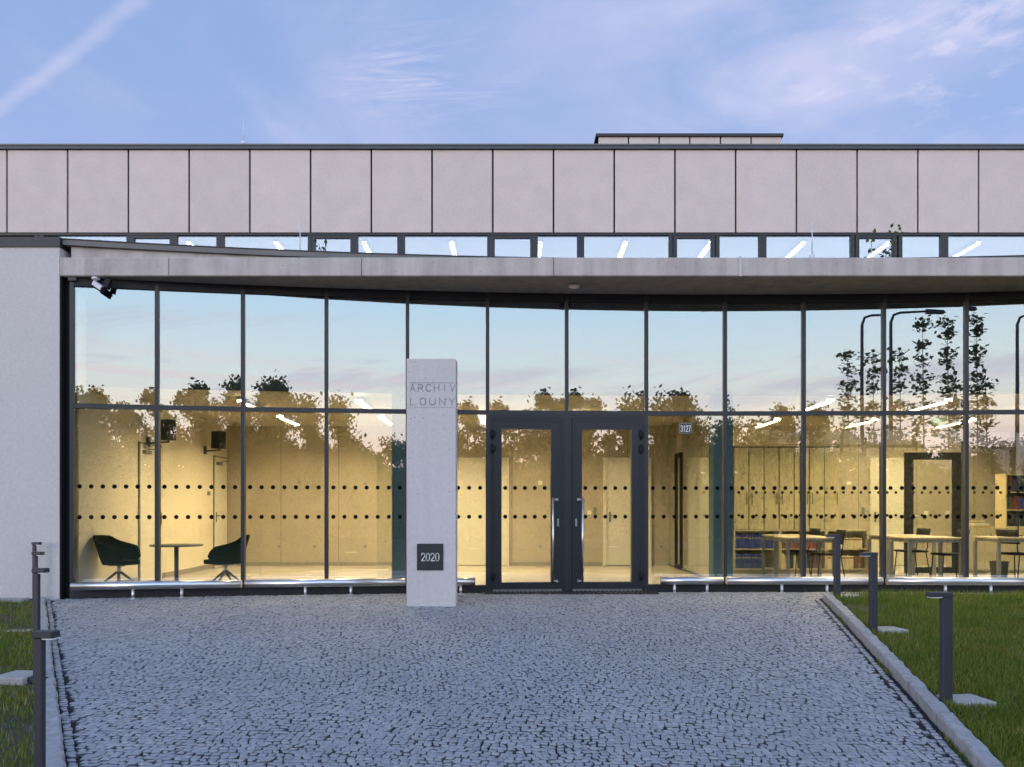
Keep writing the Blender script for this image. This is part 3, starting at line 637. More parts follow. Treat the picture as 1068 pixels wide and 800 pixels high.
# glass partitions with black-framed doors
PY = 15.42
def part_pane(x0, x1, y, z0=.02, z1=CEI - .01):
    p = MB().box(x0, x1, y - .005, y + .005, z0, z1).build('partition_pane', m_part, B)
    k0 = math.ceil((x0 + .05) / .165)
    while k0 * .165 < x1 - .04:
        for z in DZ:
            c = Vector((k0 * .165, y - .0055, z)); ring = [c + Vector((.028 * math.cos(t), 0, .028 * math.sin(t))) for t in np.linspace(0, 2 * math.pi, 13)[:-1]]
            MB().add([*ring, *[v + Vector((0, -.0015, 0)) for v in ring]], [tuple(range(12)), tuple(range(23, 11, -1))] + [(j, (j + 1) % 12, 12 + (j + 1) % 12, 12 + j) for j in range(12)]).build('marker_dot', m_dot, p)
        k0 += 1
bd0, bd1 = wx(943.5, PY), wx(1003.5, PY)
xsx = [3.52, wx(779, PY), wx(885, PY), bd0 - .004]
for a, b in zip(xsx[:-1], xsx[1:]): part_pane(a + .002, b - .002, PY)
part_pane(bd1 + .004, 12.0, PY); part_pane(bd0, bd1, PY, 2.32)
zt = wz(472, PY)
d = MB().box(bd0, wx(952, PY), PY - .03, PY + .03, .01, zt).box(wx(993.5, PY), bd1, PY - .03, PY + .03, .01, zt).box(wx(952, PY), wx(993.5, PY), PY - .03, PY + .03, wz(479.5, PY), zt).box(wx(952, PY), wx(993.5, PY), PY - .03, PY + .03, .01, .12).build('framed_glass_door', m_plastic, B)
MB().box(wx(952, PY), wx(993.5, PY), PY - .004, PY + .004, .12, wz(479.5, PY)).build('glass_pane', m_part, d)
MB().tube([(wx(949, PY), PY - .03, 1.09), (wx(949, PY), PY - .09, 1.09), (wx(953, PY) + .05, PY - .09, 1.09)], .012, 8).build('door_handle', m_steel, d)
XD = 3.40                                            # glass wall between hall and reading room, seen almost edge-on
yy0, yy1 = F * XD / (711 - CX), F * XD / (705 - CX)
hall = MB().box(XD, XD + .012, 13.25, yy0 - .003, .01, CEI - .002).box(XD, XD + .012, yy1 + .003, YB - .002, .01, CEI - .002).build('partition_pane', m_part, B)
d = MB().box(XD - .03, XD + .03, yy0, yy0 + .07, .01, 2.36).box(XD - .03, XD + .03, yy1 - .07, yy1, .01, 2.36).box(XD - .03, XD + .03, yy0 + .07, yy1 - .07, 2.27, 2.36).box(XD - .03, XD + .03, yy0 + .07, yy1 - .07, .01, .09).build('framed_glass_door', m_plastic, B)
MB().box(XD - .004, XD + .004, yy0 + .07, yy1 - .07, .09, 2.27).build('glass_pane', m_part, d)
MB().tube([(XD - .03, yy0 + .04, 1.08), (XD - .09, yy0 + .04, 1.08), (XD - .09, yy0 + .17, 1.08)], .011, 8).build('door_handle', m_dkmet, d)
MB().box(XD - .02, XD + .02, 13.25, yy0 - .01, .0015, .03).box(XD - .02, XD + .02, yy1 + .01, YB - .02, .0015, .03).build('floor_channel', m_dkmet, B)
# switches and room plates on the walls
sw = lambda name, mat, px, py, w, h, Y=YB: MB().box(wx(px, Y) - w / 2, wx(px, Y) + w / 2, Y - .025, Y - .001, wz(py, Y) - h / 2, wz(py, Y) + h / 2).build(name, mat, B)
sw('wall_thermostat', m_switch, 563.5, 503.5, .09, .09); sw('light_switch', m_switch, 614.5, 534.5, .085, .085); sw('intercom', m_greymet, 620.5, 533, .06, .17)
sw('light_switch', m_switch, 965.5, 535, .085, .085); sw('light_switch', m_switch, 988, 535, .085, .085); sw('intercom', m_greymet, 900, 533, .06, .16); sw('wall_thermostat', m_switch, 885, 504, .09, .07)
MB().box(XW + .001, XW + .012, 13.86, 13.96, 1.62, 1.78).build('room_plate', m_greymet, B)
MB().box(XW + .001, XW + .03, 16.5, 16.6, 1.5, 1.58).build('light_switch', m_greymet, B)

# ceiling lights: fluorescent strips running front to back
def strip(x, y0, y1, z, mat, label, grp, w=.042):
    r = thing('strip_light', label, 'ceiling light', (x, (y0 + y1) / 2, z), grp)
    h = MB(); k = w / 2 + .045
    h.box(x - k, x + k, y0 - .03, y1 + .03, z - .05, z - .001)
    for sg in (-1, 1): h.hexa([(x + sg * (k - .012), y0 - .03, z - .0505), (x + sg * k, y0 - .03, z - .0505), (x + sg * k, y1 + .03, z - .0505), (x + sg * (k - .012), y1 + .03, z - .0505), (x + sg * (k - .006), y0 - .03, z - .09), (x + sg * (k + .012), y0 - .03, z - .09), (x + sg * (k + .012), y1 + .03, z - .09), (x + sg * (k - .006), y1 + .03, z - .09)])  # side wings added to keep the tube's direct light off the ceiling
    h.build('housing', m_camw, r)
    lv = MB(); zt_ = z - .0505 - w * .5 - .002                      # cross blades added to hide the tube's glare from low views
    for yv in np.linspace(y0, y1, int((y1 - y0) / .11) + 2): lv.box(x - k + .014, x + k - .014, yv - .002, yv + .002, zt_ - .032, zt_)
    lv.build('glare_blades', m_glare_blade, r)
    MB().box(x - w / 2, x + w / 2, y0, y1, z - .0505 - w * .5, z - .0505).build('diffuser', mat, r)
GI, GU = 'strip lights on the ground floor ceiling', 'strip lights on the upper floor ceiling'
LI = {'lounge': 'warm strip light on the lounge ceiling behind the left glass bays', 'hall': 'warm strip light on the entrance hall ceiling behind the double doors', 'read': 'warm strip light on the reading room ceiling above the desks'}
for x in (-4.35, -2.45): strip(x, 13.1, 14.1, CEI, m_lampw, LI['lounge'], GI); strip(x, 15.3, 16.5, CEI, m_lampw, LI['lounge'], GI)
for x in (-.55, 1.35): strip(x, 15.0, 16.2, CEI, m_lampw, LI['hall'], GI)
for x in (5.07, 6.95, 8.85): strip(x, 13.0, 14.2, CEI, m_lampr, LI['read'], GI); strip(x + .05, 15.75, 17.0, CEI, m_lampw, LI['read'], GI)
for x in (-10.8, -8.9, -7.0, -5.1, -3.2, -1.3, .6, 2.45, 4.3, 6.3, 8.15, 10.1, 12): strip(x, 17.65, 18.75, 7.06, m_lampc, 'cool white strip light on the ceiling behind the upper window ribbon', GU, .028)

# ------------------------------------------------------------------ paving, kerbs, lawns
def in_pave(X, Y):
    lim = np.array([yf(x) for x in X]) - .10
    a = (X > xl(Y) + .232) & (X < xr(Y) - .30) & (Y < 11.45)
    b = (Y >= 11.38) & (X > -6.28) & (X < 11)
    return (a | b) & (Y < lim) & (Y > 2.2) & ~((Y > 11.98) & (X > -.42) & (X < 2.2) & (Y > 11.9))
def setts(X, Y, ang, w, d_, zoff=0.0):
    n = len(X); j = lambda s: rng.uniform(-s, s, n)
    cs = [(-1, -1), (1, -1), (1, 1), (-1, 1)]; V = np.zeros((n, 12, 3))
    top = rng.uniform(-.002, .002, n); tx, ty = j(.022), j(.022); ins = rng.uniform(.001, .002, n)
    for k, (a, b) in enumerate(cs):
        chip = np.where(rng.uniform(0, 1, n) < .26, rng.uniform(.005, .017, n), 0)
        lx = a * (w / 2 + j(.004) - chip * .7); ly = b * (d_ / 2 + j(.004) - chip)
        for r_, (kk, zz) in enumerate(((1, -.035), (1, -.002), (None, 0))):
            fx = lx if kk else lx - a * ins; fy = ly if kk else ly - b * ins
            gx = X + fx * np.cos(ang) - fy * np.sin(ang); gy = Y + fx * np.sin(ang) + fy * np.cos(ang)
            V[:, r_ * 4 + k, 0] = gx; V[:, r_ * 4 + k, 1] = gy
            V[:, r_ * 4 + k, 2] = gz(gx, gy) + zz + top + zoff + (tx * fx + ty * fy)
    fq = [(8, 9, 10, 11)] + [(r * 4 + k, r * 4 + (k + 1) % 4, r * 4 + 4 + (k + 1) % 4, r * 4 + 4 + k) for r in (0, 1) for k in range(4)]
    return V.reshape(-1, 3), (np.array(fq)[None] + (np.arange(n) * 12)[:, None, None]).reshape(-1, 4)
p = .0535; AW, AH = 1.9, .05
xs = np.arange(-6.6, 11.2, p); rows = np.arange(1.5, 12.6, p)
GX, GY = np.meshgrid(xs, rows); GX = GX + (np.arange(len(rows)) % 2)[:, None] * p * .5 + rng.uniform(-.5, .5, len(rows))[:, None] * p
GX = GX + rng.uniform(-.006, .006, GX.shape); fr_ = (GX / AW) % 1.0
arc = AH * (1 - (2 * fr_ - 1) ** 2); GYY = GY + arc + rng.uniform(-.005, .005, GX.shape) + .03 * np.sin(GX * 2.3 + GY * .9) + .02 * np.sin(GX * 4.1 - GY * 1.7); slope = np.arctan(AH * -4 * (2 * fr_ - 1) / AW)
X, Y, A = GX.ravel(), GYY.ravel(), slope.ravel() + rng.uniform(-.22, .22, GX.size)
k = in_pave(X, Y); X, Y, A = X[k], Y[k], A[k]
w = rng.uniform(.0475, .056, len(X)); dd = rng.uniform(.0475, .056, len(X))
V1, F1 = setts(X, Y, A, w, dd)
bx, by, ba = [], [], []                              # border courses along both kerbs
for off, fn, sg, dirv in ((.172, xl, 1, -.59), (.245, xr, -1, .226)):
    ln = math.hypot(1, dirv)
    yv = np.arange(2.2, 11.4, .066 / ln) + rng.uniform(-.006, .006, len(np.arange(2.2, 11.4, .066 / ln)))
    bx.append(np.array([fn(v) for v in yv]) + sg * off * 1.0); by.append(yv); ba.append(np.full(len(yv), -math.atan(dirv)) + rng.uniform(-.1, .1, len(yv)))
bx, by, ba = map(np.concatenate, (bx, by, ba)); ok = np.array([y < yf(x) - .1 for x, y in zip(bx, by)])
bx, by, ba = bx[ok], by[ok], ba[ok]
V2, F2 = setts(bx, by, ba, rng.uniform(.045, .055, len(bx)), rng.uniform(.05, .061, len(bx)))
# bed between the stones
ysb = np.linspace(2.2, 11.36, 60); VB = []; FB = []
for Yv in ysb: VB += [(x, Yv, g(x, Yv) - .020) for x in np.linspace(xl(Yv) + .03, xr(Yv) - .13, 9)]
FB = [(j * 9 + i, j * 9 + i + 1, (j + 1) * 9 + i + 1, (j + 1) * 9 + i) for j in range(59) for i in range(8)]
o0 = len(VB); xx = np.linspace(XL + .02, 12, 30)
VB += [(x, 11.36, g(x, 11.36) - .016) for x in xx] + [(x, yf(x) - .02, -.049) for x in xx]
FB += [(o0 + i, o0 + i + 1, o0 + 31 + i, o0 + 30 + i) for i in range(29)]
VB = np.array(VB); n1, n2 = len(V1), len(V2)
pv = nump('pavement', np.concatenate([V1, V2, VB]), np.concatenate([F1, F2 + n1, np.array(FB) + n1 + n2]), [m_sett, m_bed, m_joint], mi=([0] + [2] * 4 + [0] * 4) * ((len(F1) + len(F2)) // 9) + [1] * len(FB))
struct(pv)
def kerb(name, fn, o0, o1, h, y0, y1, step):
    m = MB(); y = y0; 
    while y < y1:
        ye = min(y + step * random.uniform(.8, 1.15), y1); nseg = 14; ring = []
        for s_ in range(nseg + 1):
            yv = y + .006 + (ye - y - .012) * s_ / nseg; jj = lambda a: random.uniform(-a, a)
            xa, xb = fn(yv) + o0 + jj(.006), fn(yv) + o1 + jj(.011); z = g(fn(yv), yv)
            ring.append([(xa, yv, z - .09), (xa, yv, z + h - .010 + jj(.004)), (xa + .010, yv, z + h + jj(.004)), (xb - .016, yv, z + h + jj(.006)), (xb, yv, z + h - .016 + jj(.005)), (xb, yv, z - .09)])
        vs = [p_ for r in ring for p_ in r]; fs = [tuple(range(5, -1, -1)), tuple(nseg * 6 + i for i in range(6))]
        for s_ in range(nseg):
            for i in range(6): fs.append((s_ * 6 + i, s_ * 6 + (i + 1) % 6, s_ * 6 + 6 + (i + 1) % 6, s_ * 6 + 6 + i))
        m.add(vs, fs); y = ye
    return struct(m.build(name, m_kerb))
kerb('kerb', xr, -.165, -.045, .085, 2.2, 11.36, .95)
kerb('kerb', xl, .01, .128, .035, 2.2, 11.34, .75)
m = MB(); struct(MB().box(-12, xl(11.2) - .06, 11.0, 11.16, -.12, -.0).build('edging_strip', m_pad))
sheet('lawn', lambda Y: xr(Y) - .05, lambda Y: 13.0, 2.0, 11.5, 24, 30, .03, m_soil)
sheet('lawn', lambda Y: -13.0, lambda Y: xl(Y) + .0, 1.0, 11.34, 24, 30, .005, m_soil)
PADS = [(xl(v) - .02, v, -.36, .0) for v in (4.16, 6.53, 8.91, 11.2)] + [(xr(v) + .005, v, .0, .39) for v in (6.31, 8.91, 11.2)]
def grass(name, n, fx0, fx1, y0, y1, dz_, hmin, hmax, dens, hfun):
    Y = rng.uniform(y0, y1, n); X = np.array([rng.uniform(fx0(v), fx1(v)) for v in Y])
    keep = dens(X, Y) > rng.uniform(0, 1, n)
    for bx_, by_, w0, w1 in PADS: keep &= ~((X > bx_ + w0) & (X < bx_ + w1) & (abs(Y - by_ - .05) < .17))
    X, Y = X[keep], Y[keep]; n = len(X)
    h = rng.uniform(hmin, hmax, n) * hfun(X, Y); a = rng.uniform(0, 2 * math.pi, n); b = rng.uniform(.1, .75, n) * h; w = rng.uniform(.002, .0042, n)
    Z = gz(X, Y) + dz_; V = np.zeros((n, 5, 3)); ca, sa = np.cos(a), np.sin(a)
    for k_, (t, bb, ww) in enumerate(((0, 0, -1), (0, 0, 1), (.55, .3, .8), (.55, .3, -.8), (1, 1, 0))):
        V[:, k_, 0] = X + ca * b * bb - sa * w * ww; V[:, k_, 1] = Y + sa * b * bb + ca * w * ww; V[:, k_, 2] = Z + h * t
    I = np.arange(n)[:, None] * 5
    o = nump(name, V.reshape(-1, 3), I + np.array([[0, 1, 2, 3]]), [m_grass], I + np.array([[3, 2, 4]])); o['kind'] = 'stuff'; return o
def patch(X, Y, s, seed):
    r = np.random.default_rng(seed); v = np.zeros_like(X)
    for k_ in range(7):
        f = s * r.uniform(.6, 2.2); an = r.uniform(0, 6.28); v += np.sin((X * math.cos(an) + Y * math.sin(an)) * f + r.uniform(0, 6.28))
    return v / 4.0
grass('grass', 110000, lambda Y: xr(Y) - .035, lambda Y: min(9.0, .66 * Y + .4), 4.3, 11.48, .03, .03, .085, lambda X, Y: np.clip(.74 + .5 * patch(X, Y, 3.2, 3), .10, 1), lambda X, Y: np.clip(1 + .25 * patch(X, Y, 2.0, 5), .5, 1.5) * np.where(Y > 10.2, 1.25, 1.0))
grass('grass', 30000, lambda Y: max(-8.6, -.66 * Y - .5), lambda Y: xl(Y) - .01, 3.6, 10.98, .005, .02, .065, lambda X, Y: np.clip(.55 + .55 * patch(X, Y, 4.2, 11), .06, 1), lambda X, Y: np.clip(1 + .3 * patch(X, Y, 3, 8), .5, 1.5))
grass('weeds', 2600, lambda Y: xr(Y) - .215, lambda Y: xr(Y) - .165, 4.3, 10.8, -.02, .015, .045, lambda X, Y: np.clip(.1 + .75 * patch(X, Y, 5, 17), .0, 1), lambda X, Y: np.ones_like(X))
grass('weeds', 1500, lambda Y: xl(Y) + .128, lambda Y: xl(Y) + .15, 3.8, 11.0, -.02, .012, .035, lambda X, Y: np.clip(.05 + .75 * patch(X, Y, 5, 19), .0, 1), lambda X, Y: np.ones_like(X))
gr = MB(); a0, a1 = wx(506, 12.2), wx(684, 12.2)
gr.box(a0, a1, 11.94, 12.27, -.06, -.022)
for k in range(40): x = a0 + .02 + k * (a1 - a0 - .04) / 39; gr.box(x - .012, x + .012, 11.955, 12.255, -.0215, -.008)
tag(gr.build('doormat', m_grate, at=Vector(((a0 + a1) / 2, 12.1, -.03))), 'black ribbed doormat in front of the double entrance door', 'doormat')

# ------------------------------------------------------------------ stele
YM = 10.72; sx0, sx1 = wx(424, YM), wx(475.5, YM); st = thing('stele', 'pale concrete stele with engraved name and dark 2020 plaque', 'monument', ((sx0 + sx1) / 2, YM + .15, g(0, YM)))
zt = wz(374, YM)
MB().cbox((sx0 + sx1) / 2, YM + .15, sx1 - sx0, .30, g(0, YM) - .1, zt, .006).build('slab', m_stele, st)
lt = MB(); ch = .088; lz1, lz2 = wz(408, YM), wz(422.3, YM); px_m = YM / F
strokes(lt, 'ARCHIV', 0, lz1, .062, ch, .043, .010, (sx0 + .048, YM - .0005, 0), .003)
strokes(lt, 'LOUNY', 0, lz2, .072, ch, .055, .010, (sx0 + .052, YM - .0005, 0), .003)
lt.box(sx0 + .03, sx1 - .03, YM - .003, YM - .0005, wz(399.6, YM), wz(399, YM)).box(sx0 + .03, sx1 - .03, YM - .002, YM - .0005, wz(425.3, YM), wz(424.9, YM))
lt.build('lettering', m_engrave, st)
q0, q1 = wx(435, YM), wx(462.3, YM)
pq = MB().box(q0, q1, YM - .012, YM - .0005, wz(594.8, YM), wz(567, YM)).build('plaque', m_plaque, st)
nm = MB(); strokes(nm, '2020', 0, wz(584.8, YM), .042, .098, .020, .0115, (wx(440.4, YM) - .008, YM - .0125, 0), .003); nm.build('numerals', m_letter, pq)

# house number on the glass
i = 7; a, u, n, Ln = bayframe(i); c0 = bayu(i, 708.3); c1 = bayu(i, 721.6)
hn = thing('house_number_sign', 'small black enamel house number sign 3127 high on the glass', 'sign', a + u * (c0 + c1) / 2 + n * .004 + Vector((0, 0, wz(446.5, 12.35))))
z0, z1 = wz(452.2, 12.35), wz(441.3, 12.35)
baybox(MB(), i, c0, c1, z0, z1, .001, .008).build('plate', m_enamel, hn)
bd = MB(); 
for s0, s1, t0, t1 in ((c0 + .006, c1 - .006, z1 - .009, z1 - .006), (c0 + .006, c1 - .006, z0 + .006, z0 + .009), (c0 + .006, c0 + .009, z0 + .009, z1 - .009), (c1 - .009, c1 - .006, z0 + .009, z1 - .009)): baybox(bd, i, s0, s1, t0, t1, .008, .0095)
bd.build('border', m_letter, hn)
nm = MB(); strokes(nm, '3127', c0 + .026, z0 + .032, .023, .088, .0165, .0125, a + n * .0085, .002, u, n); nm.build('numerals', m_letter, hn)

# ------------------------------------------------------------------ low steel guard rails along the glass
def off(i, px, d_):                                  # a point d_ in front of bay i at photo column px
    a, u, n, Ln = bayframe(i); c = a + n * d_; k = (px - CX) / F; s_ = (k * c.y - c.x) / (u.x - k * u.y); return c + u * s_
rails = [(0, 74.5, 1, 252, [(0, 138.7), (1, 189.5)], 'leftmost steel guard rail, in front of the lounge table'), (2, 255.5, 3, 423, [(2, 318.5), (3, 366)], 'steel guard rail between the lounge chairs and the stele'),
         (4, 427, 4, 495.5, [(4, 480.5)], 'short steel guard rail ending beside the left entrance door'), (7, 689, 7, 754, [(7, 703.5), (7, 737.5)], 'short steel guard rail right of the entrance below the 3127 sign'),
         (8, 757.5, 9, 920, [(8, 815.5), (9, 862.5)], 'steel guard rail before the blue volumes and first desk'), (10, 925, 12, 1085, [(10, 986), (11, 1033.5)], 'steel guard rail behind the lawn at far right')]
for i0, x0, i1, x1, legs, lab in rails:
    A_, B_ = off(i0, x0, .24), off(i1, x1, .24); zc = .15; r = .058
    t = thing('guard_rail', lab, 'guard rail', ((A_ + B_) / 2) * 1.0, 'low steel guard rails along the glass')
    Mid = off(i0, x1, .24) if i0 == i1 else (MP[i0 + 1] + bayframe(i0)[2] * .24)
    pts = [A_, B_] if i0 == i1 else [A_, Mid, B_]
    MB().tube([v + Vector((0, 0, zc)) for v in pts], r, 20).build('tube', m_steel, t)
    for li, lx in legs:
        v = off(li, lx, .24); MB().tube([v + Vector((0, 0, g(v.x, v.y) - .03)), v + Vector((0, 0, zc - r + .006))], .021, 10).tube([v + Vector((0, 0, g(v.x, v.y) - .012)), v + Vector((0, 0, g(v.x, v.y) + .006))], .045, 12).build('leg', m_steel, t)

# ------------------------------------------------------------------ bollard lights
def bollard(x, y, z, h, side, ang, label, pad=True):
    t = thing('bollard_light', label, 'bollard light', (x, y, z), 'slim bollard lights along the entrance path')
    pw_, pd_ = (.044, .036) if side > 0 else (.080, .055)
    b = MB().cbox(x, y, pw_, pd_, z - .08, z + h - .036, .004); b.build('post', m_bollard, t)
    hd = MB(); x0, x1 = (x - .022, x + .088) if side > 0 else (x - .15, x + .04)
    hd.cbox((x0 + x1) / 2, y, x1 - x0, .07, z + h - .0355, z + h, .004); h_ = hd.build('head', m_bollard, t)
    lx0, lx1 = (x + .032, x + .088) if side > 0 else (x - .14, x - .05)
    MB().box(lx0, lx1, y - .03, y + .03, z + h - .042, z + h - .0357).build('lens', m_lens, h_)
    MB().cbox(x, y, .13, .10, z - .02, z + .012, .003).tube([(x - .045, y - .035, z + .012), (x - .045, y - .035, z + .022)], .008, 6).tube([(x + .045, y - .035, z + .012), (x + .045, y - .035, z + .022)], .008, 6).build('base_plate', m_bollard, t)
    if pad:
        px0 = (-.33, -.045) if side > 0 else (.045, .36)
        MB().cbox(x + sum(px0) / 2, y + .05, px0[1] - px0[0], .30, z - .06, z + (.028 if side > 0 else .05), .008).build('footing', m_pad, t)
    t.rotation_euler.z = R(ang); return t
labs = ['nearest bollard light on the left lawn, cut off by the bottom edge', 'second bollard light from the camera along the left kerb', 'third bollard light from the camera along the left kerb', 'bollard light at the left kerb standing closest to the pale side wall']
for (Y_, zb, h), lab in zip(((4.16, -.30, .885), (6.53, -.155, .89), (8.91, -.145, .89), (11.2, -.13, .89)), labs): bollard(xl(Y_) - .02, Y_, zb, h, 1, -6, lab)
labs = ['nearest bollard light on the right lawn with a square footing', 'middle bollard light along the right kerb', 'bollard light at the right kerb standing closest to the glass']
for (Y_, h), lab in zip(((6.31, .89), (8.91, .89), (11.2, .89)), labs): bollard(xr(Y_) + .005, Y_, g(xr(Y_), Y_) + .02, h, -1, 8, lab)

# ------------------------------------------------------------------ camera, sensor, rods, roof weeds
cp = Vector((wx(100, 11.42), 11.42, ZS))
sc_ = thing('security_camera', 'white security camera with dark infrared lamp under the canopy corner', 'camera', cp)
MB().tube([cp + Vector((0, 0, -.002)), cp + Vector((0, 0, -.035)), cp + Vector((0, 0, -.06))], [.085, .085, .05], 20).build('ceiling_mount', m_camw, sc_)
MB().tube([cp + Vector((0, 0, -.055)), cp + Vector((0, 0, -.12)), cp + Vector((.02, -.01, -.15))], .022, 10).build('bracket', m_camw, sc_)
MB().bar(cp + Vector((-.02, -.02, -.12)), cp + Vector((.19, -.10, -.26)), .10, .09).build('housing', m_camw, sc_)
MB().bar(cp + Vector((.02, -.025, -.20)), cp + Vector((.20, -.10, -.31)), .085, .07).tube([cp + Vector((.17, -.09, -.25)), cp + Vector((.215, -.108, -.28))], .045, 14).build('lens_hood', m_black, sc_)
MB().bar(cp + Vector((.285, -.02, -.06)), cp + Vector((.235, -.05, -.24)), .10, .12).bar(cp + Vector((.16, -.05, -.22)), cp + Vector((.26, -.04, -.20)), .03, .03).build('infrared_lamp', m_black, sc_)
tag(MB().cbox(wx(598.5, 11.75), 11.75, .16, .12, ZS - .07, ZS - .002, .01).cbox(wx(598.5, 11.75), 11.69, .10, .02, ZS - .085, ZS - .03, .004).build('motion_sensor', m_slab, at=Vector((wx(598.5, 11.75), 11.75, ZS))), 'small box motion sensor under the canopy above the entrance', 'sensor')
tag(MB().cbox(XL + .16, 11.40, .12, .05, ZS - .06, ZS - .002, .006).build('junction_box', m_cop, at=Vector((XL + .16, 11.40, ZS))), 'small dark junction box under the canopy beside the security camera', 'box')
def rod(px, y0, y1, Y, lab):
    tag(MB().tube([wp(px, y1, Y), wp(px, y0, Y)], [.012, .006], 6).tube([wp(px, y1, Y) - Vector((0, 0, .02)), wp(px, y1, Y) + Vector((0, 0, .05))], .05, 8).build('lightning_rod', m_camw, at=wp(px, y1, Y)), lab, 'lightning rod', 'thin lightning rods on the roofs')
rod(313, 231, 266, 13.0, 'thin lightning rod on the lower roof above the left glass bays')
rod(847, 232, 270, 13.0, 'thin lightning rod on the lower roof above the reading room')
rod(254, 124, 150, 17.4, 'thin lightning rod on the main roof edge against the sky')
def weed(px, ytop, Y, spread, nl, lab):
    b0 = Vector((wx(px, Y), Y, 4.86)); zt = wz(ytop, Y); t = thing('roof_plant', lab, 'plant', b0, 'plants growing on the lower roof'); stm, lf = MB(), []
    for k in range(5):
        e = b0 + Vector((random.uniform(-1, 1) * spread, random.uniform(-.3, .3), (zt - b0.z) * random.uniform(.6, 1))); midp = b0.lerp(e, .5) + Vector((random.uniform(-.1, .1), 0, .1))
        stm.tube([b0, midp, e], [.012, .008, .003], 5)
        for _ in range(nl):
            f = random.uniform(.3, 1.05); c = b0.lerp(e, f) + Vector([random.gauss(0, .07) for _ in range(3)]); lf.append(c)
    stm.build('stem', m_bark, t); lm = MB()
    for c in lf:
        u = Vector([random.gauss(0, 1) for _ in range(3)]).normalized(); v = u.cross(Vector([random.gauss(0, 1) for _ in range(3)])).normalized(); s_ = random.uniform(.03, .06)
        lm.add([c - u * s_, c + v * s_ * .6, c + u * s_, c - v * s_ * .6], [(0, 1, 2, 3)])
    lm.build('foliage', m_leafl, t)
weed(914, 234, 14.2, .55, 26, 'self-sown leafy plant on the lower roof before the upper windows')
weed(337, 250, 14.0, .08, 6, 'tiny dry plant on the lower roof near the lightning rod')

sc_.scale = (.68, .68, .68)
# ------------------------------------------------------------------ lounge
def tub_chair(cx, cy, face, label):
    t = thing('tub_chair', label, 'chair', (cx, cy, 0), 'dark tub chairs in the lounge')
    prof = []; NA = 28; m = MB()                      # shell: open ring, tall at the back, dropping to arms (facing +X before rotation)
    for ring in range(7):
        f = ring / 6.0; row = []
        for k in range(NA + 1):
            an = R(40) + (2 * math.pi - R(80)) * k / NA; back = (1 - math.cos(an)) / 2
            top = np.interp(back, [.10, .16, .30, .55, .78, .92, 1.0], [.49, .58, .665, .70, .745, .82, .83])
            z = .41 + (top - .41) * f; rr = (.215 + .085 * f ** .85) * (1.0 + .06 * back * f)
            row.append((cx + rr * 1.02 * math.cos(an) - .02 * f * back - .01, cy + rr * 1.0 * math.sin(an), z))
        prof.append(row)
    inner = [[(cx + (x - cx) * .88, cy + (y - cy) * .88, z) for x, y, z in r] for r in prof]
    n = NA + 1; vs = [p for r in prof for p in r] + [p for r in inner for p in r]; o = 7 * n; fs = []
    for r in range(6):
        for k in range(NA): fs.append((r * n + k, r * n + k + 1, (r + 1) * n + k + 1, (r + 1) * n + k)); fs.append((o + r * n + k, o + (r + 1) * n + k, o + (r + 1) * n + k + 1, o + r * n + k + 1))
        for k in (0, NA): fs.append((r * n + k, (r + 1) * n + k, o + (r + 1) * n + k, o + r * n + k))
    for k in range(NA): fs.append((6 * n + k, 6 * n + k + 1, o + 6 * n + k + 1, o + 6 * n + k)); fs.append((k, o + k, o + k + 1, k + 1))
    m.add(vs, fs, 0, True); m.build('shell', m_fabric, t)
    poly = [(cx +   .27 * math.cos(a_) * (1.15 if math.cos(a_) > .3 else .80), cy + .225 * math.sin(a_)) for a_ in np.linspace(0, 2 * math.pi, 29)[:-1]]
    MB().prism(poly, .40, .46).build('seat', m_fabric, t)
    b = MB().tube([(cx, cy, .40), (cx, cy, .22)], .026, 12).cbox(cx, cy, .30, .12, .375, .402, .006).build('column', m_steel, t)
    for k in range(4):
        an = R(33 + 90 * k); e = Vector((cx + .36 * math.cos(an), cy + .33 * math.sin(an), .012)); MB().tube([(cx, cy, .29), (cx + .04 * math.cos(an), cy + .04 * math.sin(an), .275), e], [.022, .020, .013], 8).build('leg', m_dkmet, t)
    t.rotation_euler.z = R(face); return t
tub_chair(wx(124, 12.02), 12.02, -12, 'dark tub chair left of the round lounge table, facing right')
tub_chair(wx(234, 12.15), 12.2, 190, 'dark tub chair right of the round lounge table, facing left')
tx, ty = wx(183.5, 12.1), 12.12; t = thing('round_table', 'small round grey table between the two tub chairs', 'table', (tx, ty, 0))
MB().tube([(tx, ty, .662), (tx, ty, .672), (tx, ty, .688)], [.36, .375, .375], 40).build('tabletop', m_greymet, t)
MB().tube([(tx, ty, .02), (tx, ty, .66)], .032, 14).build('pedestal', m_dkmet, t)
MB().tube([(tx, ty, .001), (tx, ty, .018), (tx, ty, .024)], [.23, .23, .04], 32).build('base', m_dkmet, t)
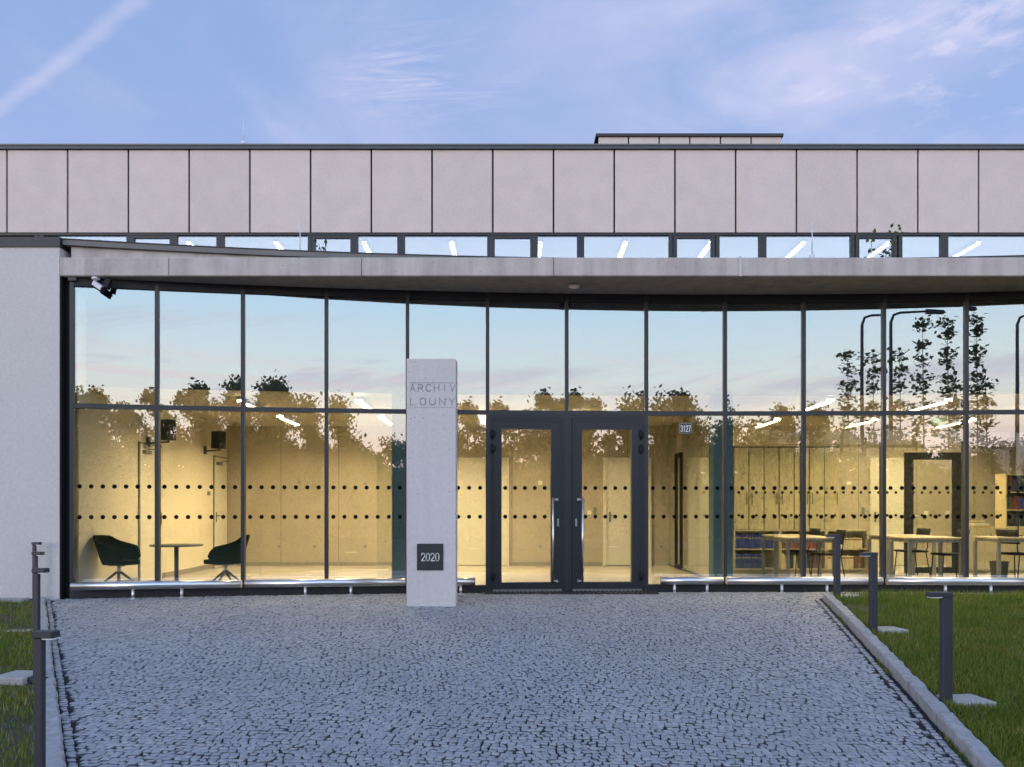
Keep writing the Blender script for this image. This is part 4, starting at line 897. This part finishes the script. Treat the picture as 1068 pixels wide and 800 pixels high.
def speaker(px, py, Y, lab):
    c = wp(px, py, Y); t = thing('loudspeaker', lab, 'loudspeaker', c, 'black loudspeakers on the lounge wall')
    s_ = Matrix.Rotation(R(-28), 3, 'Z')
    q = lambda x, y, z: c + s_ @ Vector((x, y, z))
    MB().hexa([q(-.11, -.09, -.17), q(.11, -.09, -.17), q(.09, .10, -.17), q(-.09, .10, -.17), q(-.11, -.09, .17), q(.11, -.09, .17), q(.09, .10, .17), q(-.09, .10, .17)]).build('cabinet', m_plastic, t)
    MB().hexa([q(-.10, -.10, -.16), q(.10, -.10, -.16), q(.10, -.091, -.16), q(-.10, -.091, -.16), q(-.10, -.10, .16), q(.10, -.10, .16), q(.10, -.091, .16), q(-.10, -.091, .16)]).build('grille', m_black, t)
    MB().bar((XW + .001, Y + .03, c.z - .2), (XW + .05, Y + .03, c.z - .2), .05, .16).bar((XW + .04, Y + .03, c.z - .22), (c.x + .02, Y, c.z - .2), .035, .03).bar((c.x + .02, Y, c.z - .215), (c.x + .02, Y, c.z - .165), .03, .03).build('bracket', m_dkmet, t)
speaker(174.5, 448.5, 13.75, 'black loudspeaker bracketed to the lounge wall, nearer to the glass')
speaker(228, 459, 16.3, 'black loudspeaker bracketed to the lounge wall above the corner door')

# ------------------------------------------------------------------ reading room
def desk(x0, x1, y0, y1, lab):
    t = thing('reading_desk', lab, 'desk', ((x0 + x1) / 2, (y0 + y1) / 2, 0), 'desks in the reading room')
    MB().box(x0, x1, y0, y1, .722, .75).build('tabletop', m_tabletop, t)
    MB().box(x0 + .03, x1 - .03, y0 + .02, y0 + .045, .665, .721).box(x0 + .03, x1 - .03, y1 - .045, y1 - .02, .665, .721).box(x0 + .02, x0 + .045, y0 + .046, y1 - .046, .665, .721).box(x1 - .045, x1 - .02, y0 + .046, y1 - .046, .665, .721).build('apron', m_greymet, t)
    for x, y in ((x0 + .03, y0 + .03), (x1 - .03, y0 + .03), (x0 + .03, y1 - .03), (x1 - .03, y1 - .03)): MB().box(x - .025, x + .025, y - .025, y + .025, .001, .664).build('leg', m_greymet, t)
desk(4.50, 5.32, 13.35, 14.05, 'front desk before the shelf of blue volumes'); desk(4.62, 5.44, 14.3, 15.1, 'rear desk before the shelf of blue volumes')
desk(6.50, 7.40, 13.35, 14.05, 'front desk before the black framed glass door'); desk(6.58, 7.45, 14.3, 15.1, 'rear desk before the black framed glass door')
desk(8.02, 9.0, 13.45, 14.2, 'desk beside the wastebasket, cut by the right picture edge')
def chair(x, y, face, lab):
    t = thing('reading_chair', lab, 'chair', (x, y, 0), 'black chairs at the reading desks')
    MB().cbox(x, y, .42, .42, .445, .48, .012).build('seat', m_plastic, t)
    m = MB(); pr = [(-.19, .63), (-.215, .72), (-.235, .80), (-.25, .87)]
    vs = []
    for d_, z in pr:
        for s_ in np.linspace(-1, 1, 7): vs.append((x + d_ - .03 * (1 - s_ * s_), y + .20 * s_, z))
    nn = 7; vs2 = [(a + .018, b, c) for a, b, c in vs]; o = len(vs); fs = []
    for r in range(3):
        for k in range(6): fs.append((r * nn + k, r * nn + k + 1, (r + 1) * nn + k + 1, (r + 1) * nn + k)); fs.append((o + r * nn + k, o + (r + 1) * nn + k, o + (r + 1) * nn + k + 1, o + r * nn + k + 1))
    for k in range(6): fs.append((k, o + k, o + k + 1, k + 1)); fs.append((3 * nn + k, 3 * nn + k + 1, o + 3 * nn + k + 1, o + 3 * nn + k))
    for r in range(3): fs.append((r * nn, (r + 1) * nn, o + (r + 1) * nn, o + r * nn)); fs.append((r * nn + 6, o + r * nn + 6, o + (r + 1) * nn + 6, (r + 1) * nn + 6))
    m.add(vs + vs2, fs, 0, True); m.build('backrest', m_plastic, t)
    for s_ in (-1, 1):
        MB().tube([(x + .17, y + .18 * s_, .445), (x + .21, y + .20 * s_, .002)], .010, 8).build('leg', m_black, t)
        MB().tube([(x - .17, y + .18 * s_, .445), (x - .24, y + .20 * s_, .002)], .010, 8).build('leg', m_black, t)
        MB().tube([(x - .16, y + .17 * s_, .452), (x - .20, y + .17 * s_, .52), (x - .215, y + .17 * s_, .70)], .010, 8).build('back_post', m_black, t)
    t.rotation_euler.z = R(face)
chair(5.30, 13.72, 176, 'black chair at the front desk before the blue volumes'); chair(5.22, 14.66, 183, 'black chair at the rear desk before the blue volumes')
chair(7.32, 13.66, 178, 'black chair at the front desk before the black framed door'); chair(7.20, 14.70, 184, 'black chair at the rear desk before the black framed door')
chair(8.55, 13.8, 20, 'black chair at the desk by the right picture edge')
# cabinets over low shelves
CYF = 15.52
def carcass(t, x0, x1, y0, y1, z0, z1, shelves, ups, name='carcass'):
    m = MB(); th_ = .025
    m.box(x0, x0 + th_, y0, y1, z0, z1).box(x1 - th_, x1, y0, y1, z0, z1).box(x0 + th_, x1 - th_, y0, y1, z0, z0 + th_).box(x0 + th_, x1 - th_, y0, y1, z1 - th_, z1).box(x0 + th_, x1 - th_, y1 - .012, y1, z0 + th_, z1 - th_)
    m.build(name, m_birch, t)
    for z in shelves: MB().box(x0 + th_, x1 - th_, y0 + .012, y1 - .013, z - .011, z + .011).build('shelf', m_birch, t)
    for x in ups: MB().box(x - .012, x + .012, y0 + .004, y1 - .0135, z0 + th_ + .001, z1 - th_ - .001).build('upright', m_birch, t)
sx = [wx(765.5, CYF), wx(814, CYF), wx(862, CYF), wx(906, CYF)]
shz0, shz1 = .06, wz(552.5, CYF)
shn = ['low birch shelf with rows of blue volumes', 'low birch shelf with orange and dark volumes, in the middle', 'low birch shelf with cream archive boxes']
shmid = (shz0 + shz1) / 2 + .01
for k in range(3):
    t = thing('bookshelf', shn[k], 'shelf', ((sx[k] + sx[k + 1]) / 2, CYF + .2, 0), 'low birch shelves along the reading room')
    carcass(t, sx[k] + .001, sx[k + 1] - .001, CYF, CYF + .38, shz0, shz1, [shmid], [])
    MB().box(sx[k] + .01, sx[k + 1] - .01, CYF + .03, CYF + .36, .001, shz0 - .001).build('plinth', m_birchd, t)
def book(x, w, z, h, mat, lab, cat, grp, d_=.24, band=None, tilt=0):
    y0 = CYF + .05; c = (x + w / 2, y0 + d_ / 2, z)
    r = thing('book' if cat == 'book' else 'archive_box', lab, cat, c, grp)
    MB().cbox(x + w / 2, y0 + d_ / 2, w - .003, d_, z + .001, z + h, .004).build('cover', mat, r)
    if band: MB().box(x + .004, x + w - .004, y0 - .0015, y0 - .0002, z + h * band[0], z + h * band[1]).build('spine_label', band[2], r)
    if tilt: r.rotation_euler.y = tilt
gold = plain('gilt_label', (0.45, 0.30, 0.10), .5)
for row, z in (('upper', shmid + .012), ('lower', shz0 + .026)):
    x = sx[0] + .035
    for k in range(9 if row == 'lower' else 13):
        if x > sx[1] - .09: break
        w = random.uniform(.056, .066); book(x, w, z, random.uniform(.26, .275), books['blue'], 'blue bound volume with gilt label on the %s board of the left low shelf' % row, 'book', 'blue volumes in the left low shelf', .24, (.72, .78, gold)); x += w + .002
    x = sx[1] + .035
    while x < sx[2] - .09:
        w = random.uniform(.04, .07); m_ = random.choice(['orange', 'red', 'brown'] if row == 'upper' else ['dark', 'cream', 'dark', 'red'])
        book(x, w, z, random.uniform(.23, .275), books[m_], '%s volume on the %s board of the middle low shelf' % ({'dark': 'near-black', 'cream': 'cream'}.get(m_, m_), row), 'book', 'mixed volumes in the middle low shelf', .22); x += w + .003
    x = sx[2] + .03; k = 0
    while x < sx[3] - .1:
        w = .082; mm = books['cream'] if not (row == 'lower' and k >= 6) else books['brown']
        book(x, w, z, .20 if row == 'upper' else .235, mm, '%s archive box on the %s board of the right low shelf' % ('cream' if mm is books['cream'] else 'brown', row), 'box', 'archive boxes in the right low shelf', .25, (.80, .90, books['red']) if mm is books['cream'] else None); x += w + .003; k += 1
# tall cupboards standing on the shelves
cx0, cx1 = sx[0], wx(876, CYF); cz0, cz1 = shz1 + .002, wz(465, CYF); nd = 7; dw = (cx1 - cx0) / nd
cup = thing('wall_cupboard', 'row of tall birch cupboard doors above the low shelves', 'cupboard', ((cx0 + cx1) / 2, CYF + .2, cz0))
MB().box(cx0, cx1, CYF + .045, CYF + .38, cz0, cz1 - .03).build('carcass', m_birch, cup); MB().box(cx0 + .01, cx1 - .01, CYF + .03, CYF + .0445, cz0, cz1 - .03).build('seam_shade_sheet', m_black, cup); MB().box(cx0, cx1, CYF + .02, CYF + .38, cz1 - .029, cz1 - .012).build('cornice_gap', m_dkmet, cup); MB().box(cx0 - .005, cx1 + .005, CYF, CYF + .385, cz1 - .0115, cz1).build('top_board', m_birch, cup)  # black sheet added behind the doors to stand for shade in the seams
for k in range(nd):
    d = MB().box(cx0 + k * dw + .009, cx0 + (k + 1) * dw - .009, CYF + .008, CYF + .029, cz0 + .004, cz1 - .034).build('door', m_birch, cup)
    hx = cx0 + (k + 1) * dw - .05 if k % 2 == 0 else cx0 + k * dw + .05
    MB().tube([(hx, CYF - .02, wz(526, CYF)), (hx, CYF - .02, wz(514, CYF))], .007, 8).tube([(hx, CYF + .008, wz(525, CYF)), (hx, CYF - .02, wz(525, CYF))], .006, 6).tube([(hx, CYF + .008, wz(515, CYF)), (hx, CYF - .02, wz(515, CYF))], .006, 6).build('handle', m_dkmet, d)
pp_ = thing('paper_stack', 'loose white papers lying on the low shelf of archive boxes', 'papers', (wx(890, CYF), CYF + .18, shz1))
for k, (dx_, an) in enumerate(((-.06, 4), (.05, -8), (0, 15))):
    o = MB().box(-.15, .15, -.1, .1, 0, .012).build('sheet', books['white'], pp_); o.location = (dx_, 0, .002 + k * .013); o.rotation_euler.z = R(an)
# right: low cupboards and tall bookcase
rx0 = wx(1010, CYF); rt = thing('low_cupboard', 'low birch cupboard with two doors under the tall bookcase', 'cupboard', (rx0 + .8, CYF + .2, 0)); rz1 = wz(550.5, CYF)
MB().box(rx0, rx0 + 2.4, CYF + .02, CYF + .42, .06, rz1 - .025).build('carcass', m_birchd, rt); MB().box(rx0 - .01, rx0 + 2.41, CYF, CYF + .43, rz1 - .024, rz1).build('top_board', m_birch, rt); MB().box(rx0 + .02, rx0 + 2.38, CYF + .05, CYF + .4, .001, .059).build('plinth', m_birchd, rt)
for k in range(5):
    d = MB().box(rx0 + k * .48 + .003, rx0 + (k + 1) * .48 - .003, CYF, CYF + .0195, .065, rz1 - .03).build('door', m_birch, rt); hx = rx0 + k * .48 + (.42 if k % 2 == 0 else .06)
    MB().tube([(hx, CYF - .018, rz1 - .16), (hx, CYF - .018, rz1 - .09)], .007, 8).box(hx - .004, hx + .004, CYF - .018, CYF - .0005, rz1 - .15, rz1 - .14).box(hx - .004, hx + .004, CYF - .018, CYF - .0005, rz1 - .11, rz1 - .10).build('handle', m_dkmet, d)
bx0 = wx(1050, CYF); bz1 = wz(494, CYF); bt = thing('bookcase', 'open birch bookcase full of books at the right edge', 'bookcase', (bx0 + .7, CYF + .2, rz1))
s1, s2 = wz(513.5, CYF), wz(532, CYF)
carcass(bt, bx0, bx0 + 1.5, CYF + .03, CYF + .37, rz1 + .001, bz1, [s1, s2], [bx0 + .75])
for z, tall, nm_ in ((rz1 + .028, s2 - rz1, 'bottom'), (s2 + .012, s1 - s2, 'middle'), (s1 + .012, bz1 - s1, 'top')):
    x = bx0 + .035
    while x < bx0 + .68:
        w = random.uniform(.025, .06); m_ = random.choice(['dark', 'dark', 'red', 'green', 'white', 'blue', 'dark'])
        book(x, w, z, tall * random.uniform(.62, .80), books[m_], '%s book on the %s board of the tall bookcase' % ({'dark': 'near-black'}.get(m_, m_), nm_), 'book', 'books in the tall bookcase', .22); x += w + .004
ps = thing('document_tray', 'tray of stacked documents on the low cupboard beside the bookcase', 'tray', (wx(1026, CYF), CYF + .2, rz1))
MB().box(wx(1018, CYF), wx(1035, CYF), CYF + .06, CYF + .3, rz1 + .001, rz1 + .03).build('tray', m_birchd, ps)
for k in range(4): MB().box(wx(1018.5 + k * .7, CYF), wx(1034.5 - k, CYF), CYF + .07 + k * .01, CYF + .29, rz1 + .031 + k * .028, rz1 + .056 + k * .028).build('document_pile', [books['cream'], books['white'], m_birchd, books['cream']][k], ps)
wbx, wby = wx(1042, 14.15), 14.15; t = thing('wastebasket', 'dark woven wastebasket on the floor beside the right desk', 'wastebasket', (wbx, wby, 0)); m = MB()
m.tube([(wbx, wby, .002), (wbx, wby, .30)], [.12, .148], 24, cap=False).tube([(wbx, wby, .30), (wbx, wby, .012)], [.14, .112], 24); m.build('body', m_basket, t)
MB().tube([(wbx + .147 * math.cos(a_), wby + .147 * math.sin(a_), .303 + .004 * math.sin(5 * a_)) for a_ in np.linspace(0, 2 * math.pi, 25)], .009, 6, cap=False).build('rim', m_basket, t)
tl = thing('desk_lamp', 'thin dark desk lamp on the desk at the right edge', 'lamp', (wx(1062, 14.0), 14.0, .751)); lx = wx(1062, 14.0)
MB().tube([(lx, 14, .752), (lx, 14, .765)], .07, 20).build('base', m_black, tl); MB().tube([(lx, 14, .76), (lx, 14, 1.18), (lx + .25, 14, 1.22)], .009, 8).build('arm', m_black, tl); MB().box(lx + .15, lx + .45, 13.97, 14.03, 1.205, 1.23).build('head', m_black, tl)
ex = thing('exit_sign', 'green emergency exit sign hanging from the reading room ceiling', 'sign', wp(981, 439, 15.3)); ec = wp(981, 439, 15.3)
MB().box(ec.x - .14, ec.x + .14, 15.28, 15.32, ec.z - .08, ec.z + .07).build('panel', m_green, ex)
pm = MB(); f_ = 15.2775; b3 = lambda x0, x1, z0, z1: pm.box(ec.x + x0, ec.x + x1, f_, f_ + .002, ec.z + z0, ec.z + z1)
b3(.055, .115, -.055, .045); pm.bar((ec.x - .05, f_, ec.z + .02), (ec.x - .02, f_, ec.z - .03), .003, .02); pm.bar((ec.x - .02, f_, ec.z - .03), (ec.x - .06, f_, ec.z - .06), .003, .014); pm.bar((ec.x - .02, f_, ec.z - .025), (ec.x + .02, f_, ec.z - .055), .003, .014); pm.bar((ec.x - .055, f_, ec.z + .015), (ec.x + .01, f_, ec.z + .005), .003, .012); b3(-.058, -.034, .028, .052); b3(-.125, -.085, -.006, .006)
pm.build('pictogram', m_letter, ex)

# ------------------------------------------------------------------ behind the camera: what the glass mirrors
def tree_proto(name, h, cw, cz, nleaf, leaf, mat, label, cat, seed, grp, nlimb=9, clumps=46):
    r = random.Random(seed); q = np.random.default_rng(seed); t = thing(name, label, cat, (0, 0, 0), grp); tr = MB()
    lean = r.uniform(-.1, .1); tr.tube([(0, 0, -.2), (lean * .3, 0, h * .3), (lean, .05, h * .6), (lean * 1.3, .05, h * .88)], [h * .022, h * .016, h * .010, .012], 8)
    for k in range(nlimb):
        z = h * r.uniform(.26, .7); an = r.uniform(0, 6.28); ln = cw * r.uniform(.5, .95) / 1.6; tr.tube([(lean * z / h, 0, z), (ln * .55 * math.cos(an), ln * .55 * math.sin(an), z + ln * .35), (ln * math.cos(an), ln * math.sin(an), z + ln * .8)], [h * .008, h * .005, .008], 6)
    tr.build('trunk', m_bark, t)
    cen = []
    for k in range(clumps):
        th_ = r.uniform(0, 6.28); f = r.random() ** .5; zz = r.uniform(-1, 1); rad = math.sqrt(1 - zz * zz) * f * cw / 2
        cen.append((rad * math.cos(th_), rad * math.sin(th_), h * (1 + cz) / 2 + zz * h * (1 - cz) / 2 * .93, r.uniform(.3, .62) * cw / 4.2))
    cen = np.array(cen); pick = q.integers(0, len(cen), nleaf); C0 = cen[pick, :3] + q.normal(0, 1, (nleaf, 3)) * cen[pick, 3:4] * .62
    u = q.normal(0, 1, (nleaf, 3)); u /= np.linalg.norm(u, axis=1)[:, None]; v = np.cross(u, q.normal(0, 1, (nleaf, 3))); v /= np.linalg.norm(v, axis=1)[:, None]
    s_ = q.uniform(.55, 1.15, (nleaf, 1)) * leaf; V = np.stack([C0 - u * s_, C0 + v * s_ * .6, C0 + u * s_, C0 - v * s_ * .6], 1).reshape(-1, 3)
    nump('crown', V, np.arange(nleaf * 4).reshape(-1, 4), [mat], parent=t); return t
GT = 'broadleaf trees across the road mirrored in the glass'
LT = 'broadleaf tree across the road, mirrored in the glass front'
protos = [tree_proto('broadleaf_tree', 7.4, 4.4, .14, 9000, .15, m_leaf, LT, 'tree', 21, GT), tree_proto('broadleaf_tree', 6.8, 4.8, .12, 9000, .15, m_leaf, LT, 'tree', 22, GT), tree_proto('broadleaf_tree', 8.6, 3.4, .18, 9500, .14, m_leaf, LT, 'tree', 23, GT, 9, 60), tree_proto('broadleaf_tree', 8.0, 4.4, .16, 9500, .14, m_leaf, LT, 'tree', 31, GT, 10, 34)]
used = set()
def place(x, y, kind, sc=1.0, rz=None):
    o = protos[kind] if kind not in used else copy_tree(protos[kind]); used.add(kind)
    o.location = (x, y, g(x, y) - .1); o.scale = (sc, sc, sc); o.rotation_euler.z = random.uniform(0, 6.28) if rz is None else rz
for k in range(27): place(-18 + 2.1 * k + random.uniform(-.5, .5), -27 + random.uniform(-2.5, 2.5), k % 2, random.uniform(.74, .98) * (.90 if 8 <= k <= 13 else 1))
for px, sc, kd in ((100, 1.12, 3), (205, 1.10, 2), (292, 1.20, 3), (486, 1.02, 2), (605, 1.10, 2), (705, 1.16, 3), (812, 1.04, 3)):
    v = mirrored(px, 50); place(v.x, v.y, kd, sc)
hg = MB(); hgl = 60000
q_ = np.random.default_rng(5); hx_ = q_.uniform(-40, 70, 26000); hy_ = -33 + q_.normal(0, .8, 26000); hz_ = -.7 + 4.6 * q_.random(26000) ** .8 + .5 * np.sin(hx_ * .9) + .3 * np.sin(hx_ * 2.3)
C0 = np.stack([hx_, hy_, hz_], 1); u = q_.normal(0, 1, (26000, 3)); u /= np.linalg.norm(u, axis=1)[:, None]; v = np.cross(u, q_.normal(0, 1, (26000, 3))); v /= np.linalg.norm(v, axis=1)[:, None]
V = np.stack([C0 - u * .24, C0 + v * .16, C0 + u * .24, C0 - v * .16], 1).reshape(-1, 3)
hd = thing('hedge', 'tall dense hedge beyond the road, mirrored low in the glass', 'hedge', (0, -33, -.7))
nump('foliage', V, np.arange(len(V)).reshape(-1, 4), [m_leaf], parent=hd, at=(0, -33, -.7))
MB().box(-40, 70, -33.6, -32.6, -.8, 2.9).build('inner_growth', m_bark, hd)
# young maples with whorls of leaves, and street lamps
def sapling(x, y, h, seed, lab):
    r = random.Random(seed); z0 = g(x, y) - .1; t = thing('young_maple', lab, 'tree', (x, y, z0), 'young maples beside the path mirrored in the glass'); tr = MB(); C0 = []
    tr.tube([(x, y, z0 - .1), (x + .05, y, z0 + h * .5), (x, y, z0 + h)], [.04, .025, .006], 6); z = h * .3
    while z < h:
        ln = (.18 + .50 * (1 - z / h)) * r.uniform(.5, 1.15); an0 = r.uniform(0, 3.1)
        for k in range(3):
            an = an0 + 2.1 * k; e = Vector((x + ln * math.cos(an), y + ln * math.sin(an), z0 + z + ln * .35)); tr.tube([(x, y, z0 + z), e], [.010, .004], 4)
            for _ in range(20): C0.append(Vector((x, y, z0 + z)).lerp(e, r.uniform(.4, 1.12)) + Vector((r.gauss(0, .09), r.gauss(0, .09), r.gauss(-.02, .11))))
        z += r.uniform(.25, .62)
    for _ in range(int(320 * r.uniform(.5, 1.5))): C0.append(Vector((x + r.gauss(0, .45), y + r.gauss(0, .45), z0 + h * .28 + r.gauss(0, .5))))
    tr.build('trunk', m_bark, t); n = len(C0); C1 = np.array(C0); q = np.random.default_rng(seed); u = q.normal(0, 1, (n, 3)) * [1, 1, .45]; u /= np.linalg.norm(u, axis=1)[:, None]; v = np.cross(u, q.normal(0, .4, (n, 3)) + [0, 0, 1]); v /= np.linalg.norm(v, axis=1)[:, None]; s_ = q.uniform(.05, .105, (n, 1))
    V = np.stack([C1 - u * s_, C1 + v * s_ * .8, C1 + u * s_, C1 - v * s_ * .8], 1).reshape(-1, 3); nump('crown', V, np.arange(n * 4).reshape(-1, 4), [m_leafl], parent=t, at=(x, y, z0))
for k, (px, yt, lab) in enumerate(((884, 366, 'smallest young maple, mirrored beside the left street lamp'), (938, 362, 'short young maple mirrored left of the tallest maples'), (962, 326, 'tallest young maple mirrored in the upper right panes'), (988, 334, 'broad young maple mirrored next to the street lamp head'), (1028, 385, 'low young maple mirrored near the right picture edge'))):
    v = mirrored(px, 27); sapling(v.x, v.y, 1.2 + (CY - yt) * 27 / F - g(v.x, v.y), 40 + k, lab)
def street_lamp(px, side, lab):
    v = mirrored(px, 31); z0 = g(v.x, v.y) - .1; H = 1.2 + (CY - 329) * 31 / F; t = thing('street_lamp', lab, 'street lamp', (v.x, v.y, z0), 'street lamps mirrored in the glass')
    MB().tube([(v.x, v.y, z0), (v.x, v.y, H * .45), (v.x, v.y, H - .35), (v.x + .1 * side, v.y, H - .08), (v.x + .35 * side, v.y, H), (v.x + 1.3 * side, v.y, H + .02)], [.085, .075, .055, .05, .045, .04], 10).build('pole', m_dkmet, t)
    x0 = v.x + 1.25 * side; MB().hexa([(x0, v.y - .12, H - .06), (x0 + .65 * side, v.y - .15, H - .08), (x0 + .65 * side, v.y + .15, H - .08), (x0, v.y + .12, H - .06), (x0, v.y - .06, H + .10), (x0 + .6 * side, v.y - .1, H + .03), (x0 + .6 * side, v.y + .1, H + .03), (x0, v.y + .06, H + .10)]).build('lamp_head', m_dkmet, t)
street_lamp(899, 1, 'curved arm street lamp mirrored left of the young maples'); street_lamp(1061, 1, 'curved arm street lamp mirrored at the right picture edge')
